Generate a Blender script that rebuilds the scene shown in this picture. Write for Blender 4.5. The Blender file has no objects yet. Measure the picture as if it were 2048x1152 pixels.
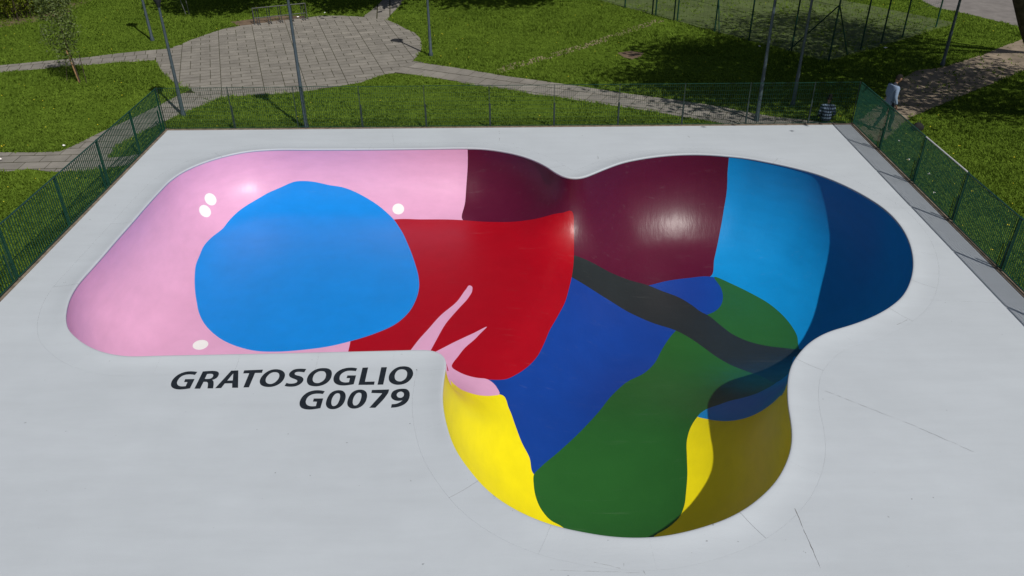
import bpy, bmesh, math, random
import numpy as np
from mathutils import Vector, Matrix
from mathutils.geometry import delaunay_2d_cdt, tessellate_polygon

# ------------------------------------------------------------------ camera, sky, sun, exposure
scene = bpy.context.scene
R = math.radians
COL = scene.collection
cam_data = bpy.data.cameras.new('camera')
cam = bpy.data.objects.new('camera', cam_data); COL.objects.link(cam)
cam_data.sensor_width = 36.0; cam_data.lens = 36.0 * 1620 / 2048
cam_data.clip_start = .1; cam_data.clip_end = 3000
PITCH, ROLL = R(32.0), .0085
fwd = Vector((0, math.cos(PITCH), -math.sin(PITCH))); up0 = Vector((0, math.sin(PITCH), math.cos(PITCH))); r0 = Vector((1, 0, 0))
rgt = r0 * math.cos(ROLL) - up0 * math.sin(ROLL); upv = r0 * math.sin(ROLL) + up0 * math.cos(ROLL)
cam.matrix_world = Matrix(((rgt.x, upv.x, -fwd.x, 0), (rgt.y, upv.y, -fwd.y, 0), (rgt.z, upv.z, -fwd.z, 9.16), (0, 0, 0, 1)))
scene.camera = cam

SUN_EL, SUN_DIR = R(51), R(125)           # elevation; heading in which shadows fall
world = bpy.data.worlds.new('World'); scene.world = world; world.use_nodes = True
wn = world.node_tree; bg = wn.nodes['Background']
sky = wn.nodes.new('ShaderNodeTexSky'); sky.sky_type = 'NISHITA'; sky.sun_disc = False
sky.sun_elevation = SUN_EL; sky.sun_rotation = R(145); sky.air_density = 1.0; sky.dust_density = 2.0; sky.ozone_density = .8
wn.links.new(sky.outputs[0], bg.inputs[0]); bg.inputs[1].default_value = .05
sun_data = bpy.data.lights.new('sun', 'SUN'); sun_data.energy = 4.6; sun_data.angle = R(.5); sun_data.color = (1, .955, .89)
sun = bpy.data.objects.new('sun', sun_data); COL.objects.link(sun)
ldir = Vector((math.cos(SUN_DIR) * math.cos(SUN_EL), math.sin(SUN_DIR) * math.cos(SUN_EL), -math.sin(SUN_EL)))
sun.rotation_euler = ldir.to_track_quat('-Z', 'Y').to_euler(); sun.location = (20, -25, 40)
vs = scene.view_settings
vs.view_transform = 'Standard'; vs.look = 'None'; vs.gamma = 1; vs.use_curve_mapping = False; vs.exposure = -.40
scene.cycles.use_denoising = True
scene.cycles.max_bounces = 8

# ------------------------------------------------------------------ measured plan data (metres)
RIM = [(-1.274,22.389),(-2.376,22.382),(-4.184,22.373),(-5.908,22.395),(-7.094,22.403),(-7.709,22.283),(-8.26,21.969),(-8.747,21.496),(-9.072,20.977),(-9.267,20.311),(-9.312,19.613),(-9.338,18.758),(-9.34,17.9),(-9.357,16.881),(-9.357,16.149),(-9.368,15.481),(-9.375,14.953),(-9.317,14.466),(-9.176,13.962),(-8.992,13.515),(-8.806,13.202),(-8.554,12.938),(-8.276,12.702),(-7.982,12.511),(-7.624,12.353),(-7.302,12.277),(-6.64,12.283),(-5.422,12.305),(-4.015,12.335),(-2.933,12.363),(-2.131,12.383),(-1.687,12.394),(-1.544,12.387),(-1.39,12.319),(-1.274,12.161),(-1.235,11.991),(-1.244,11.716),(-1.253,11.286),(-1.237,10.933),(-1.191,10.596),(-1.109,10.218),(-0.99,9.806),(-0.834,9.462),(-0.671,9.181),(-0.462,8.862),(-0.199,8.578),(0.085,8.354),(0.392,8.174),(0.696,8.05),(0.997,7.965),(1.325,7.891),(1.686,7.858),(2.021,7.869),(2.399,7.942),(2.758,8.055),(3.132,8.21),(3.46,8.411),(3.788,8.683),(4.039,8.945),(4.261,9.26),(4.444,9.592),(4.558,9.889),(4.662,10.304),(4.731,10.686),(4.834,11.086),(4.963,11.476),(5.169,11.906),(5.357,12.165),(5.639,12.49),(5.949,12.747),(6.23,12.913),(6.59,13.063),(6.965,13.245),(7.37,13.488),(7.747,13.775),(8.046,14.056),(8.305,14.379),(8.54,14.745),(8.792,15.214),(9.092,15.964),(9.286,16.697),(9.374,17.411),(9.336,18.191),(9.126,18.951),(8.805,19.656),(8.329,20.348),(7.807,20.805),(7.128,21.25),(6.693,21.488),(6.257,21.632),(5.381,21.798),(4.617,21.763),(3.828,21.558),(3.163,21.256),(2.626,20.835),(2.227,20.475),(1.969,20.261),(1.725,20.185),(1.49,20.255),(1.262,20.525),(0.98,21.025),(0.566,21.548),(0.131,21.913),(-0.316,22.158),(-0.831,22.341)]
REG = {'dot1': [(-8.535,21.092),(-8.563,21.044),(-8.6,21.006),(-8.641,20.981),(-8.682,20.97),(-8.718,20.974),(-8.747,20.994),(-8.765,21.024),(-8.771,21.065),(-8.764,21.112),(-8.745,21.162),(-8.716,21.208),(-8.681,21.249),(-8.641,21.278),(-8.602,21.293),(-8.566,21.292),(-8.537,21.274),(-8.518,21.24),(-8.511,21.196),(-8.517,21.144)],
       'dot2': [(-8.585,20.645),(-8.609,20.59),(-8.642,20.548),(-8.681,20.523),(-8.722,20.516),(-8.761,20.528),(-8.794,20.557),(-8.818,20.599),(-8.829,20.652),(-8.829,20.711),(-8.816,20.77),(-8.792,20.824),(-8.759,20.868),(-8.721,20.896),(-8.68,20.907),(-8.642,20.899),(-8.61,20.871),(-8.586,20.827),(-8.573,20.77),(-8.573,20.708)],
       'dot3': [(-3.151,21.444),(-3.155,21.384),(-3.176,21.328),(-3.21,21.283),(-3.256,21.253),(-3.308,21.243),(-3.362,21.254),(-3.413,21.284),(-3.456,21.33),(-3.485,21.386),(-3.498,21.446),(-3.495,21.503),(-3.474,21.552),(-3.438,21.59),(-3.391,21.613),(-3.338,21.621),(-3.283,21.613),(-3.233,21.589),(-3.192,21.551),(-3.164,21.501)],
       'dot4': [(-6.938,15.035),(-6.921,14.975),(-6.922,14.916),(-6.939,14.862),(-6.972,14.82),(-7.016,14.792),(-7.069,14.782),(-7.124,14.791),(-7.176,14.817),(-7.221,14.858),(-7.255,14.911),(-7.272,14.97),(-7.273,15.03),(-7.256,15.085),(-7.224,15.128),(-7.179,15.157),(-7.126,15.167),(-7.07,15.158),(-7.016,15.131),(-6.971,15.089)],
       'blob': [(-6.138,22.166),(-6.469,22.165),(-6.86,22.069),(-7.295,21.889),(-7.637,21.625),(-7.934,21.241),(-8.124,20.731),(-8.172,20.436),(-8.308,19.885),(-8.367,19.315),(-8.329,18.812),(-8.285,18.386),(-8.164,17.893),(-7.981,17.32),(-7.761,16.757),(-7.531,16.239),(-7.304,15.86),(-7.008,15.493),(-6.622,15.135),(-6.194,14.877),(-5.756,14.719),(-5.254,14.687),(-4.723,14.746),(-4.107,14.888),(-3.643,15.094),(-3.177,15.366),(-2.761,15.727),(-2.501,16.206),(-2.372,16.789),(-2.349,17.409),(-2.4,17.834),(-2.578,18.619),(-2.854,19.592),(-3.167,20.501),(-3.49,21.126),(-3.884,21.535),(-4.358,21.82),(-4.956,22.024),(-5.418,22.084),(-5.877,22.147)],
       'finger1': [(-2.18,13.262),(-1.828,14.72),(-1.734,15.109),(-1.572,15.726),(-1.295,16.383),(-1.078,16.873),(-0.997,17.226),(-1.027,17.412),(-1.076,17.446),(-1.149,17.28),(-1.364,16.673),(-1.705,16.107),(-1.968,15.506),(-2.139,15.115),(-2.287,14.707),(-2.799,13.297)],
       'finger2': [(-0.537,13.686),(-0.798,13.69),(-1.025,13.763),(-1.197,13.893),(-1.314,14.029),(-1.331,14.104),(-1.301,14.231),(-1.224,14.418),(-1.086,14.747),(-0.846,15.13),(-0.732,15.346),(-0.596,15.598),(-0.893,15.349),(-1.125,15.161),(-1.353,14.971),(-1.524,14.814),(-1.694,14.661),(-2.586,13.858),(-1.9,12.0),(-1.5,11.95),(-1.438,14.086),(-1.398,13.826),(-1.319,13.506),(-1.192,13.217),(-1.015,12.985),(-0.804,12.972),(-0.558,13.064),(-0.399,13.165),(-0.283,13.252),(-0.331,13.449),(-0.406,13.58)],
       'red': [(-3.522,20.977),(-2.553,21.01),(-1.404,20.955),(-0.952,20.864),(-0.329,20.737),(0.385,20.49),(0.746,20.312),(1.101,20.162),(1.418,20.047),(1.698,20.002),(1.713,19.747),(1.702,19.312),(1.664,18.866),(1.583,18.327),(1.445,17.608),(1.36,17.206),(1.091,16.376),(0.882,15.794),(0.732,15.27),(0.529,14.693),(0.312,14.308),(0.06,13.994),(-0.168,13.79),(-0.371,13.715),(-0.537,13.681),(-0.803,13.546),(-1.187,13.791),(-1.62,13.95),(-1.8,12.2),(-2.4,11.9),(-3.2,11.9),(-3.595,12.673),(-3.685,14.671),(-3.704,15.093),(-4.122,16.807),(-4.141,19.324)],
       'charcoal': [(1.242,19.114),(1.742,19.133),(2.265,19.153),(2.698,19.125),(3.193,19.082),(3.765,18.985),(4.125,18.76),(4.5,18.479),(4.78,18.103),(4.996,17.722),(5.115,17.595),(5.336,17.154),(5.572,16.712),(5.884,16.406),(6.314,16.182),(6.634,16.062),(6.892,15.927),(7.601,15.556),(6.822,15.637),(6.549,15.135),(6.278,14.573),(5.999,14.158),(5.72,13.773),(5.67,14.652),(5.428,15.071),(5.195,15.364),(4.924,15.779),(4.688,16.206),(4.44,16.592),(4.161,16.903),(3.652,17.231),(3.139,17.642),(2.595,18.028),(2.13,18.183),(1.601,18.289),(1.111,18.387)],
       'green': [(0.386,11.111),(0.527,11.352),(0.879,11.82),(1.355,12.475),(1.769,13.135),(2.241,14.038),(2.662,14.657),(3.063,15.014),(3.383,15.461),(3.662,16.057),(3.931,16.556),(4.151,16.881),(5.12,17.619),(5.285,17.718),(5.519,17.975),(5.699,18.41),(5.759,18.92),(5.687,19.437),(6.123,19.057),(6.5,18.618),(6.838,18.107),(7.035,17.565),(7.127,16.922),(7.113,16.488),(7.026,16.13),(6.79,15.158),(6.777,15.571),(6.438,15.076),(6.03,14.528),(5.72,13.773),(5.358,13.295),(5.112,13.159),(4.848,13.173),(4.589,13.21),(4.347,13.147),(4.072,13.057),(3.896,12.911),(3.817,12.796),(3.599,12.422),(3.445,12.011),(3.348,11.509),(3.268,11.045),(3.164,10.614),(3.062,10.26),(2.916,9.978),(2.711,9.782),(2.439,9.6),(2.227,9.368),(1.845,9.417),(1.417,9.493),(1.071,9.56),(0.809,9.856),(0.666,9.94),(0.503,10.178),(0.405,10.496),(0.373,10.823)],
       'royal': [(-0.531,13.68),(-0.406,13.58),(-0.331,13.449),(-0.283,13.252),(-0.261,13.257),(-0.083,12.853),(0.045,12.349),(0.167,11.903),(0.307,11.547),(0.386,11.111),(0.974,11.093),(2.318,12.721),(3.833,15.178),(5.39,17.359),(5.793,18.56),(5.682,19.415),(5.568,19.458),(4.974,19.414),(4.328,19.252),(3.765,18.985),(2.802,18.681),(1.834,18.73),(0.979,17.779),(0.302,15.908),(-0.389,14.337),(-0.708,13.889)],
       'maroon': [(-1.404,20.955),(-1.361,21.689),(-1.317,22.165),(-1.274,22.377),(-1.035,23.553),(2,24),(5.804,22.755),(6.243,21.638),(6.276,21.554),(6.2,21.234),(6.066,20.837),(5.814,20.133),(5.568,19.458),(4.974,19.414),(4.328,19.252),(3.765,18.985),(2.802,18.681),(1.834,18.73),(1.294,18.825),(0.785,19.725),(-0.326,20.363),(-1.193,20.728)],
       'lightblue': [(5.804,22.755),(6.243,21.638),(6.276,21.554),(6.2,21.234),(6.066,20.837),(5.814,20.133),(5.568,19.458),(5.519,17.357),(5.007,15.154),(3.774,13.28),(3.817,12.796),(3.966,12.613),(4.188,12.37),(4.391,12.185),(4.562,12.061),(4.721,11.965),(4.877,11.874),(4.978,11.751),(4.969,11.547),(4.984,11.528),(5.604,10.743),(8,10),(12,16),(10,23)],
       'yellow': [(-2.5,11.5),(-1.6,11.95),(-1.438,14.086),(-1.398,13.826),(-1.319,13.506),(-1.192,13.217),(-1.015,12.985),(-0.804,12.972),(-0.558,13.064),(-0.399,13.165),(-0.283,13.252),(0.797,13.499),(2.457,13.749),(3.65,13.697),(3.817,12.796),(3.966,12.613),(4.188,12.37),(4.391,12.185),(4.562,12.061),(4.721,11.965),(4.877,11.874),(4.978,11.751),(4.969,11.547),(4.984,11.528),(5.604,10.743),(6,10),(5,6),(-1,6),(-3,9)]}
PLAZA = [(-13.91,31.78),(-14.27,32.75),(-14.13,33.62),(-13.81,34.16),(-13.62,34.9),(-13.18,35.9),(-12.73,36.77),(-12.12,37.27),(-11.58,37.61),(-10.57,38.22),(-9.42,38.64),(-8.91,38.98),(-7.87,38.97),(-6.86,38.7),(-5.6,38.05),(-5.09,37.34),(-4.64,36.55),(-4.15,35.81),(-3.83,34.94),(-3.67,34.01),(-3.61,33.37),(-3.66,32.4),(-3.82,31.62),(-4.38,30.04),(-4.94,29.65),(-5.43,28.98),(-6.35,28.49),(-7.07,28.12),(-7.72,27.81),(-8.76,27.68),(-9.81,27.54),(-10.27,27.08),(-10.93,27.62),(-11.45,28.4),(-11.87,28.69),(-12.21,29.05),(-13.24,30.46)]
PATH_TOP = [(-6.86,38.7),(-6.63,39.91),(-6.44,41.34),(-6.27,43.34),(-5.24,43.3),(-5.32,41.3),(-5.49,39.87),(-5.61,38.86),(-5.6,38.05)]
PATH_L = [(-20.87,31.15),(-19.88,31.48),(-18.84,31.85),(-17.87,32.16),(-16.93,32.48),(-15.97,32.97),(-14.78,33.42),(-14.13,33.62),(-14.27,32.75),(-14.01,32.05),(-14.4,31.89),(-15.47,31.75),(-16.61,31.39),(-17.39,31.28),(-17.9,31.0),(-18.93,30.76),(-19.4,30.57),(-20.34,30.22)]
PATH_R = [(-3.82,31.62),(-2.58,30.95),(-1.5,30.33),(-0.75,29.92),(-0.12,29.54),(0.89,29.1),(1.84,28.63),(2.49,28.31),(4.02,27.5),(5.95,26.62),(7.01,26.07),(7.8,25.49),(8.4,25.13),(9.63,24.66),(10.69,24.33),(10.61,24.11),(9.06,24.15),(6.71,24.38),(6.68,24.56),(5.62,25.12),(4.84,25.57),(3.66,26.15),(2.37,26.76),(1.49,27.3),(0.85,27.43),(0.2,27.94),(-0.49,28.22),(-1.28,28.55),(-2.22,29.13),(-3.62,29.88),(-4.37,30.04)]
PATH_SW = [(-10.24,26.98),(-10.93,27.62),(-11.43,28.35),(-11.88,26.87),(-12.31,25.56),(-12.79,24.4),(-13.1,23.5),(-13.24,23.04),(-13.41,22.65),(-14.18,22.59),(-15.17,22.62),(-16.22,22.64),(-15.35,21.1),(-14.41,21.18),(-13.69,21.37),(-13.0,21.18),(-12.0,21.16),(-11.44,21.33),(-10.98,21.6),(-10.9,22.45),(-11.27,22.23),(-11.76,22.13),(-11.87,22.97),(-11.65,23.94),(-11.34,24.72),(-11.14,25.25),(-10.82,26.0),(-10.54,26.51)]
DIRT = [(10.61,24.11),(11.03,24.63),(12.38,26.25),(14.19,28.85),(15.13,29.85),(16.19,30.15),(17.42,31.0),(18.71,31.91),(20.19,33.11),(21.41,34.03),(25.24,36.9),(22.67,32.57),(19.06,29.68),(16.82,27.98),(15.12,26.69),(13.61,25.49),(12.89,24.95),(11.83,23.65),(11.01,22.73),(10.87,23.34)]
ROAD = [(20.62,42.53),(20.19,41.0),(20.26,39.55),(21.22,38.15),(22.0,36.57),(22.36,35.78),(24.1,33.26),(32.08,42.09)]
TRAIL = [(-0.38,30.1),(0.07,30.72),(1.56,32.0),(2.62,33.03),(4.03,34.46),(5.59,36.25),(6.79,37.53)]
LAMPS = [(-15.2,34.87),(-10.74,25.62),(-6.42,24.29),(-3.15,32.28),(7.84,24.71),(9.4,26.08),(16.35,30.38)]
SOILR = [(4.3,32.48),(4.88,32.75),(5.36,32.45),(5.17,31.96),(4.78,31.57),(4.49,31.85)]
BED = [(-12.82,38.02),(-10.78,39.07),(-9.6,39.03),(-9.39,38.08),(-10.56,37.22),(-12.1,37.1)]
LITTER = [(-9.82,38.56),(-8.71,39.29),(-14.8,21.97),(-13.43,22.97),(11.57,22.76),(11.28,21.38),(11.42,20.37),(11.02,19.18),(15.08,32.65),(10.13,33.02)]
GLYPHS = [('G',[[(-5.797,11.837,1),(-5.869,11.852),(-5.949,11.855),(-6.022,11.84),(-6.087,11.799),(-6.137,11.733),(-6.167,11.644),(-6.172,11.556),(-6.156,11.477),(-6.126,11.416),(-6.076,11.369),(-6.018,11.342),(-5.949,11.331),(-5.864,11.338),(-5.773,11.36,1),(-5.778,11.627,1),(-5.95,11.625,1),(-5.941,11.541,1),(-5.879,11.54,1),(-5.873,11.425,1),(-5.913,11.418),(-5.964,11.422),(-6.009,11.444),(-6.045,11.484),(-6.066,11.537),(-6.071,11.608),(-6.061,11.673),(-6.033,11.723),(-5.987,11.753),(-5.93,11.765),(-5.873,11.762),(-5.812,11.747,1)]]),('R',[[(-5.7,11.848,1),(-5.591,11.861),(-5.502,11.862),(-5.435,11.845),(-5.389,11.795),(-5.375,11.732),(-5.384,11.66),(-5.415,11.616),(-5.448,11.597,1),(-5.419,11.564),(-5.394,11.502),(-5.358,11.354,1),(-5.46,11.355,1),(-5.483,11.451),(-5.504,11.512),(-5.529,11.539),(-5.558,11.543),(-5.589,11.543,1),(-5.589,11.348,1),(-5.691,11.35,1)],[(-5.597,11.771,1),(-5.543,11.777),(-5.501,11.77),(-5.476,11.742),(-5.468,11.688),(-5.489,11.641),(-5.529,11.627),(-5.594,11.628,1)]]),('A',[[(-5.182,11.865,1),(-5.053,11.872,1),(-4.915,11.365,1),(-5.022,11.367,1),(-5.058,11.494,1),(-5.19,11.492,1),(-5.216,11.361,1),(-5.324,11.357,1)],[(-5.121,11.782,1),(-5.071,11.576,1),(-5.169,11.572,1)]]),('T',[[(-4.944,11.871,1),(-4.604,11.888,1),(-4.596,11.793,1),(-4.724,11.79,1),(-4.723,11.375,1),(-4.823,11.373,1),(-4.829,11.784,1),(-4.939,11.78,1)]]),('O',[[(-4.363,11.896),(-4.28,11.876),(-4.212,11.824),(-4.167,11.751),(-4.151,11.67),(-4.155,11.582),(-4.184,11.494),(-4.238,11.425),(-4.306,11.388),(-4.381,11.38),(-4.462,11.399),(-4.529,11.447),(-4.567,11.517),(-4.581,11.605),(-4.571,11.694),(-4.538,11.783),(-4.487,11.85),(-4.429,11.887)],[(-4.348,11.808),(-4.298,11.785),(-4.264,11.726),(-4.252,11.654),(-4.263,11.574),(-4.296,11.504),(-4.347,11.467),(-4.398,11.471),(-4.442,11.503),(-4.47,11.559),(-4.482,11.63),(-4.469,11.71),(-4.435,11.777),(-4.392,11.807)]]),('S',[[(-3.806,11.895,1),(-3.887,11.905),(-3.969,11.903),(-4.034,11.879),(-4.07,11.832),(-4.09,11.776),(-4.084,11.719),(-4.056,11.667),(-4.007,11.629),(-3.948,11.597),(-3.903,11.563),(-3.893,11.532),(-3.903,11.5),(-3.938,11.478),(-3.988,11.47),(-4.035,11.474),(-4.079,11.493,1),(-4.094,11.406,1),(-4.038,11.389),(-3.957,11.383),(-3.892,11.396),(-3.833,11.441),(-3.8,11.498),(-3.789,11.567),(-3.806,11.623),(-3.841,11.664),(-3.894,11.693),(-3.944,11.712),(-3.981,11.737),(-3.991,11.765),(-3.981,11.797),(-3.949,11.811),(-3.89,11.811),(-3.823,11.796,1)]]),('O',[[(-3.492,11.919),(-3.407,11.904),(-3.344,11.85),(-3.311,11.765),(-3.3,11.672),(-3.31,11.57),(-3.35,11.479),(-3.418,11.417),(-3.503,11.387),(-3.584,11.394),(-3.66,11.429),(-3.709,11.502),(-3.731,11.594),(-3.73,11.687),(-3.703,11.78),(-3.65,11.86),(-3.577,11.907)],[(-3.509,11.828),(-3.46,11.814),(-3.42,11.757),(-3.404,11.673),(-3.411,11.59),(-3.449,11.517),(-3.499,11.481),(-3.551,11.484),(-3.598,11.519),(-3.625,11.584),(-3.632,11.657),(-3.62,11.741),(-3.585,11.797),(-3.549,11.823)]]),('G',[[(-2.867,11.901,1),(-2.941,11.923),(-3.012,11.926),(-3.091,11.91),(-3.166,11.867),(-3.219,11.801),(-3.25,11.717),(-3.254,11.625),(-3.234,11.532),(-3.186,11.459),(-3.116,11.416),(-3.028,11.404),(-2.939,11.416),(-2.857,11.436,1),(-2.856,11.693,1),(-3.014,11.694,1),(-3.018,11.616,1),(-2.955,11.615,1),(-2.953,11.498,1),(-2.997,11.491),(-3.05,11.497),(-3.101,11.525),(-3.135,11.577),(-3.146,11.642),(-3.14,11.716),(-3.104,11.781),(-3.053,11.822),(-2.985,11.834),(-2.926,11.829),(-2.88,11.819,1)]]),('L',[[(-2.773,11.92,1),(-2.67,11.927,1),(-2.666,11.506,1),(-2.491,11.51,1),(-2.489,11.417,1),(-2.771,11.417,1)]]),('I',[[(-2.428,11.929,1),(-2.323,11.931,1),(-2.325,11.42,1),(-2.427,11.418,1)]]),('O',[[(-2.03,11.952),(-1.946,11.94),(-1.876,11.887),(-1.833,11.801),(-1.818,11.716),(-1.831,11.614),(-1.868,11.523),(-1.929,11.451),(-2.005,11.416),(-2.085,11.413),(-2.169,11.451),(-2.225,11.519),(-2.25,11.611),(-2.249,11.713),(-2.218,11.806),(-2.163,11.891),(-2.099,11.938)],[(-2.031,11.861),(-1.977,11.841),(-1.939,11.784),(-1.927,11.699),(-1.935,11.616),(-1.973,11.543),(-2.027,11.507),(-2.073,11.515),(-2.118,11.554),(-2.144,11.628),(-2.148,11.712),(-2.129,11.796),(-2.083,11.852)]]),('G',[[(-3.34,11.246,1),(-3.412,11.27),(-3.481,11.278),(-3.558,11.265),(-3.629,11.227),(-3.686,11.154),(-3.72,11.05),(-3.723,10.948),(-3.701,10.862),(-3.655,10.798),(-3.587,10.764),(-3.497,10.754),(-3.412,10.766),(-3.328,10.787,1),(-3.33,11.049,1),(-3.497,11.048,1),(-3.494,10.965,1),(-3.423,10.961,1),(-3.419,10.845,1),(-3.471,10.839),(-3.527,10.847),(-3.578,10.878),(-3.613,10.938),(-3.622,11.006),(-3.61,11.084),(-3.572,11.144),(-3.511,11.175),(-3.44,11.182),(-3.359,11.171,1)]]),('0',[[(-3.107,11.273),(-3.037,11.26),(-2.981,11.206),(-2.948,11.118),(-2.938,11.023),(-2.947,10.929),(-2.98,10.836),(-3.036,10.778),(-3.104,10.757),(-3.172,10.772),(-3.225,10.823),(-3.255,10.899),(-3.263,10.993),(-3.255,11.096),(-3.228,11.192),(-3.172,11.253)],[(-3.109,11.187),(-3.07,11.176),(-3.047,11.12),(-3.038,11.042),(-3.044,10.947),(-3.064,10.874),(-3.092,10.843),(-3.125,10.843),(-3.155,10.889),(-3.17,10.957),(-3.173,11.043),(-3.159,11.121),(-3.136,11.17)]]),('0',[[(-2.728,11.284),(-2.659,11.271),(-2.603,11.217),(-2.572,11.129),(-2.565,11.034),(-2.575,10.939),(-2.611,10.847),(-2.668,10.789),(-2.736,10.768),(-2.804,10.782),(-2.857,10.833),(-2.885,10.909),(-2.891,11.003),(-2.88,11.107),(-2.851,11.203),(-2.793,11.264)],[(-2.732,11.198),(-2.693,11.187),(-2.671,11.13),(-2.665,11.052),(-2.672,10.958),(-2.694,10.885),(-2.722,10.853),(-2.755,10.854),(-2.785,10.9),(-2.798,10.968),(-2.799,11.054),(-2.783,11.132),(-2.76,11.18)]]),('7',[[(-2.508,11.271,1),(-2.201,11.281,1),(-2.206,11.184,1),(-2.262,11.023),(-2.379,10.786,1),(-2.484,10.788,1),(-2.31,11.176,1),(-2.506,11.188,1)]]),('9',[[(-1.969,11.299),(-1.894,11.286),(-1.843,11.226),(-1.82,11.13),(-1.819,11.043),(-1.837,10.957),(-1.879,10.881),(-1.95,10.823),(-2.023,10.794),(-2.108,10.783,1),(-2.107,10.876,1),(-2.045,10.883),(-1.982,10.916),(-1.929,10.979,1),(-1.977,10.967),(-2.044,10.972),(-2.105,11.012),(-2.144,11.082),(-2.148,11.16),(-2.125,11.23),(-2.058,11.282)],[(-1.983,11.219),(-1.941,11.192),(-1.922,11.14),(-1.929,11.087),(-1.964,11.05),(-2.004,11.054),(-2.038,11.089),(-2.05,11.141),(-2.031,11.194)]])]
CRACKS = [([(4.16,8.43),(4.19,7.35)],0.016),([(5.51,11.14),(6.67,10.23),(7.39,9.57)],0.008),([(0.93,7.63),(1.19,7.56)],0.012),([(1.1,7.49),(1.45,7.37)],0.008),([(0.49,7.36),(1.71,7.3)],0.006),([(1.76,7.33),(1.78,7.27)],0.014),([(1.51,7.46),(1.51,7.4)],0.01),([(-0.09,8.09),(-0.04,8.06)],0.02),([(-0.42,8.3),(-0.31,8.21)],0.01),([(-1.03,9.15),(-0.95,9.04)],0.008),([(-0.36,23.83),(-0.34,23.58)],0.02),([(-0.34,23.25),(-0.34,23.05)],0.02),([(5.38,23.28),(5.42,23.16)],0.02),([(2.5,21.8),(2.49,21.58)],0.02),([(7.61,13.16),(7.88,13.33)],0.01),([(8.65,14.05),(10.03,13.92)],0.004),([(-3.65,23.74),(-3.41,22.38)],0.006)]

# ------------------------------------------------------------------ helpers
rng = np.random.default_rng(7)
random.seed(7)

def srgb(r, g, b):
    f = lambda c: c / 12.92 if c <= .04045 else ((c + .055) / 1.055) ** 2.4
    return (f(r / 255), f(g / 255), f(b / 255))

def mat(name, col, rough=.8, var=.15, scale=3.0, bump=0.0, bscale=40.0, spec=.35, metal=0.0, col2=None, island=0.0, detail=6.0, coat=0.0, transl=0.0):
    m = bpy.data.materials.new(name); m.use_nodes = True
    nt = m.node_tree; b = nt.nodes['Principled BSDF']; L = nt.links
    b.inputs['Roughness'].default_value = rough; b.inputs['Metallic'].default_value = metal
    b.inputs['Specular IOR Level'].default_value = spec; b.inputs['Coat Weight'].default_value = coat
    geo = nt.nodes.new('ShaderNodeNewGeometry'); tc = nt.nodes.new('ShaderNodeTexCoord')
    nz = nt.nodes.new('ShaderNodeTexNoise'); nz.inputs['Scale'].default_value = scale; nz.inputs['Detail'].default_value = detail; nz.inputs['Roughness'].default_value = .6
    L.new(geo.outputs['Position'], nz.inputs['Vector'])
    c1 = tuple(col); c2 = tuple(col2) if col2 else tuple(c * (1 - var) for c in col); c3 = tuple(min(1, c * (1 + var)) for c in col)
    ramp = nt.nodes.new('ShaderNodeValToRGB'); ramp.color_ramp.elements[0].position = .3; ramp.color_ramp.elements[1].position = .7
    ramp.color_ramp.elements[0].color = (*c2, 1); ramp.color_ramp.elements[1].color = (*(c3 if not col2 else c1), 1)
    L.new(nz.outputs['Fac'], ramp.inputs['Fac']); out = ramp.outputs['Color']
    if island:
        mr = nt.nodes.new('ShaderNodeMapRange'); mr.inputs['To Min'].default_value = 1 - island; mr.inputs['To Max'].default_value = 1 + island
        L.new(geo.outputs['Random Per Island'], mr.inputs['Value'])
        oi = nt.nodes.new('ShaderNodeObjectInfo'); mr2 = nt.nodes.new('ShaderNodeMapRange'); mr2.inputs['To Min'].default_value = 1 - island * .6; mr2.inputs['To Max'].default_value = 1 + island * .6
        L.new(oi.outputs['Random'], mr2.inputs['Value'])
        mm = nt.nodes.new('ShaderNodeMath'); mm.operation = 'MULTIPLY'; L.new(mr.outputs[0], mm.inputs[0]); L.new(mr2.outputs[0], mm.inputs[1])
        vm = nt.nodes.new('ShaderNodeVectorMath'); vm.operation = 'SCALE'; L.new(out, vm.inputs[0]); L.new(mm.outputs[0], vm.inputs['Scale']); out = vm.outputs[0]
    L.new(out, b.inputs['Base Color'])
    if bump:
        n2 = nt.nodes.new('ShaderNodeTexNoise'); n2.inputs['Scale'].default_value = bscale; n2.inputs['Detail'].default_value = 4
        L.new(geo.outputs['Position'], n2.inputs['Vector'])
        bp = nt.nodes.new('ShaderNodeBump'); bp.inputs['Strength'].default_value = bump; bp.inputs['Distance'].default_value = .02
        L.new(n2.outputs['Fac'], bp.inputs['Height']); L.new(bp.outputs[0], b.inputs['Normal'])
    if transl:
        tr = nt.nodes.new('ShaderNodeBsdfTranslucent'); L.new(out, tr.inputs['Color']); mx = nt.nodes.new('ShaderNodeMixShader'); mx.inputs[0].default_value = transl
        L.new(b.outputs[0], mx.inputs[1]); L.new(tr.outputs[0], mx.inputs[2]); L.new(mx.outputs[0], nt.nodes['Material Output'].inputs['Surface'])
    return m

def tag(o, label=None, cat=None, group=None, kind=None):
    if label: o['label'] = label
    if cat: o['category'] = cat
    if group: o['group'] = group
    if kind: o['kind'] = kind
    return o

def empty(name, loc=(0, 0, 0), rz=0):
    o = bpy.data.objects.new(name, None); COL.objects.link(o); o.location = loc; o.rotation_euler = (0, 0, rz); o.empty_display_size = .2
    return o

def link(name, me, m=None, parent=None):
    if m is not None and not me.materials: me.materials.append(m)
    o = bpy.data.objects.new(name, me); COL.objects.link(o)
    if parent: o.parent = parent
    return o

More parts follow.
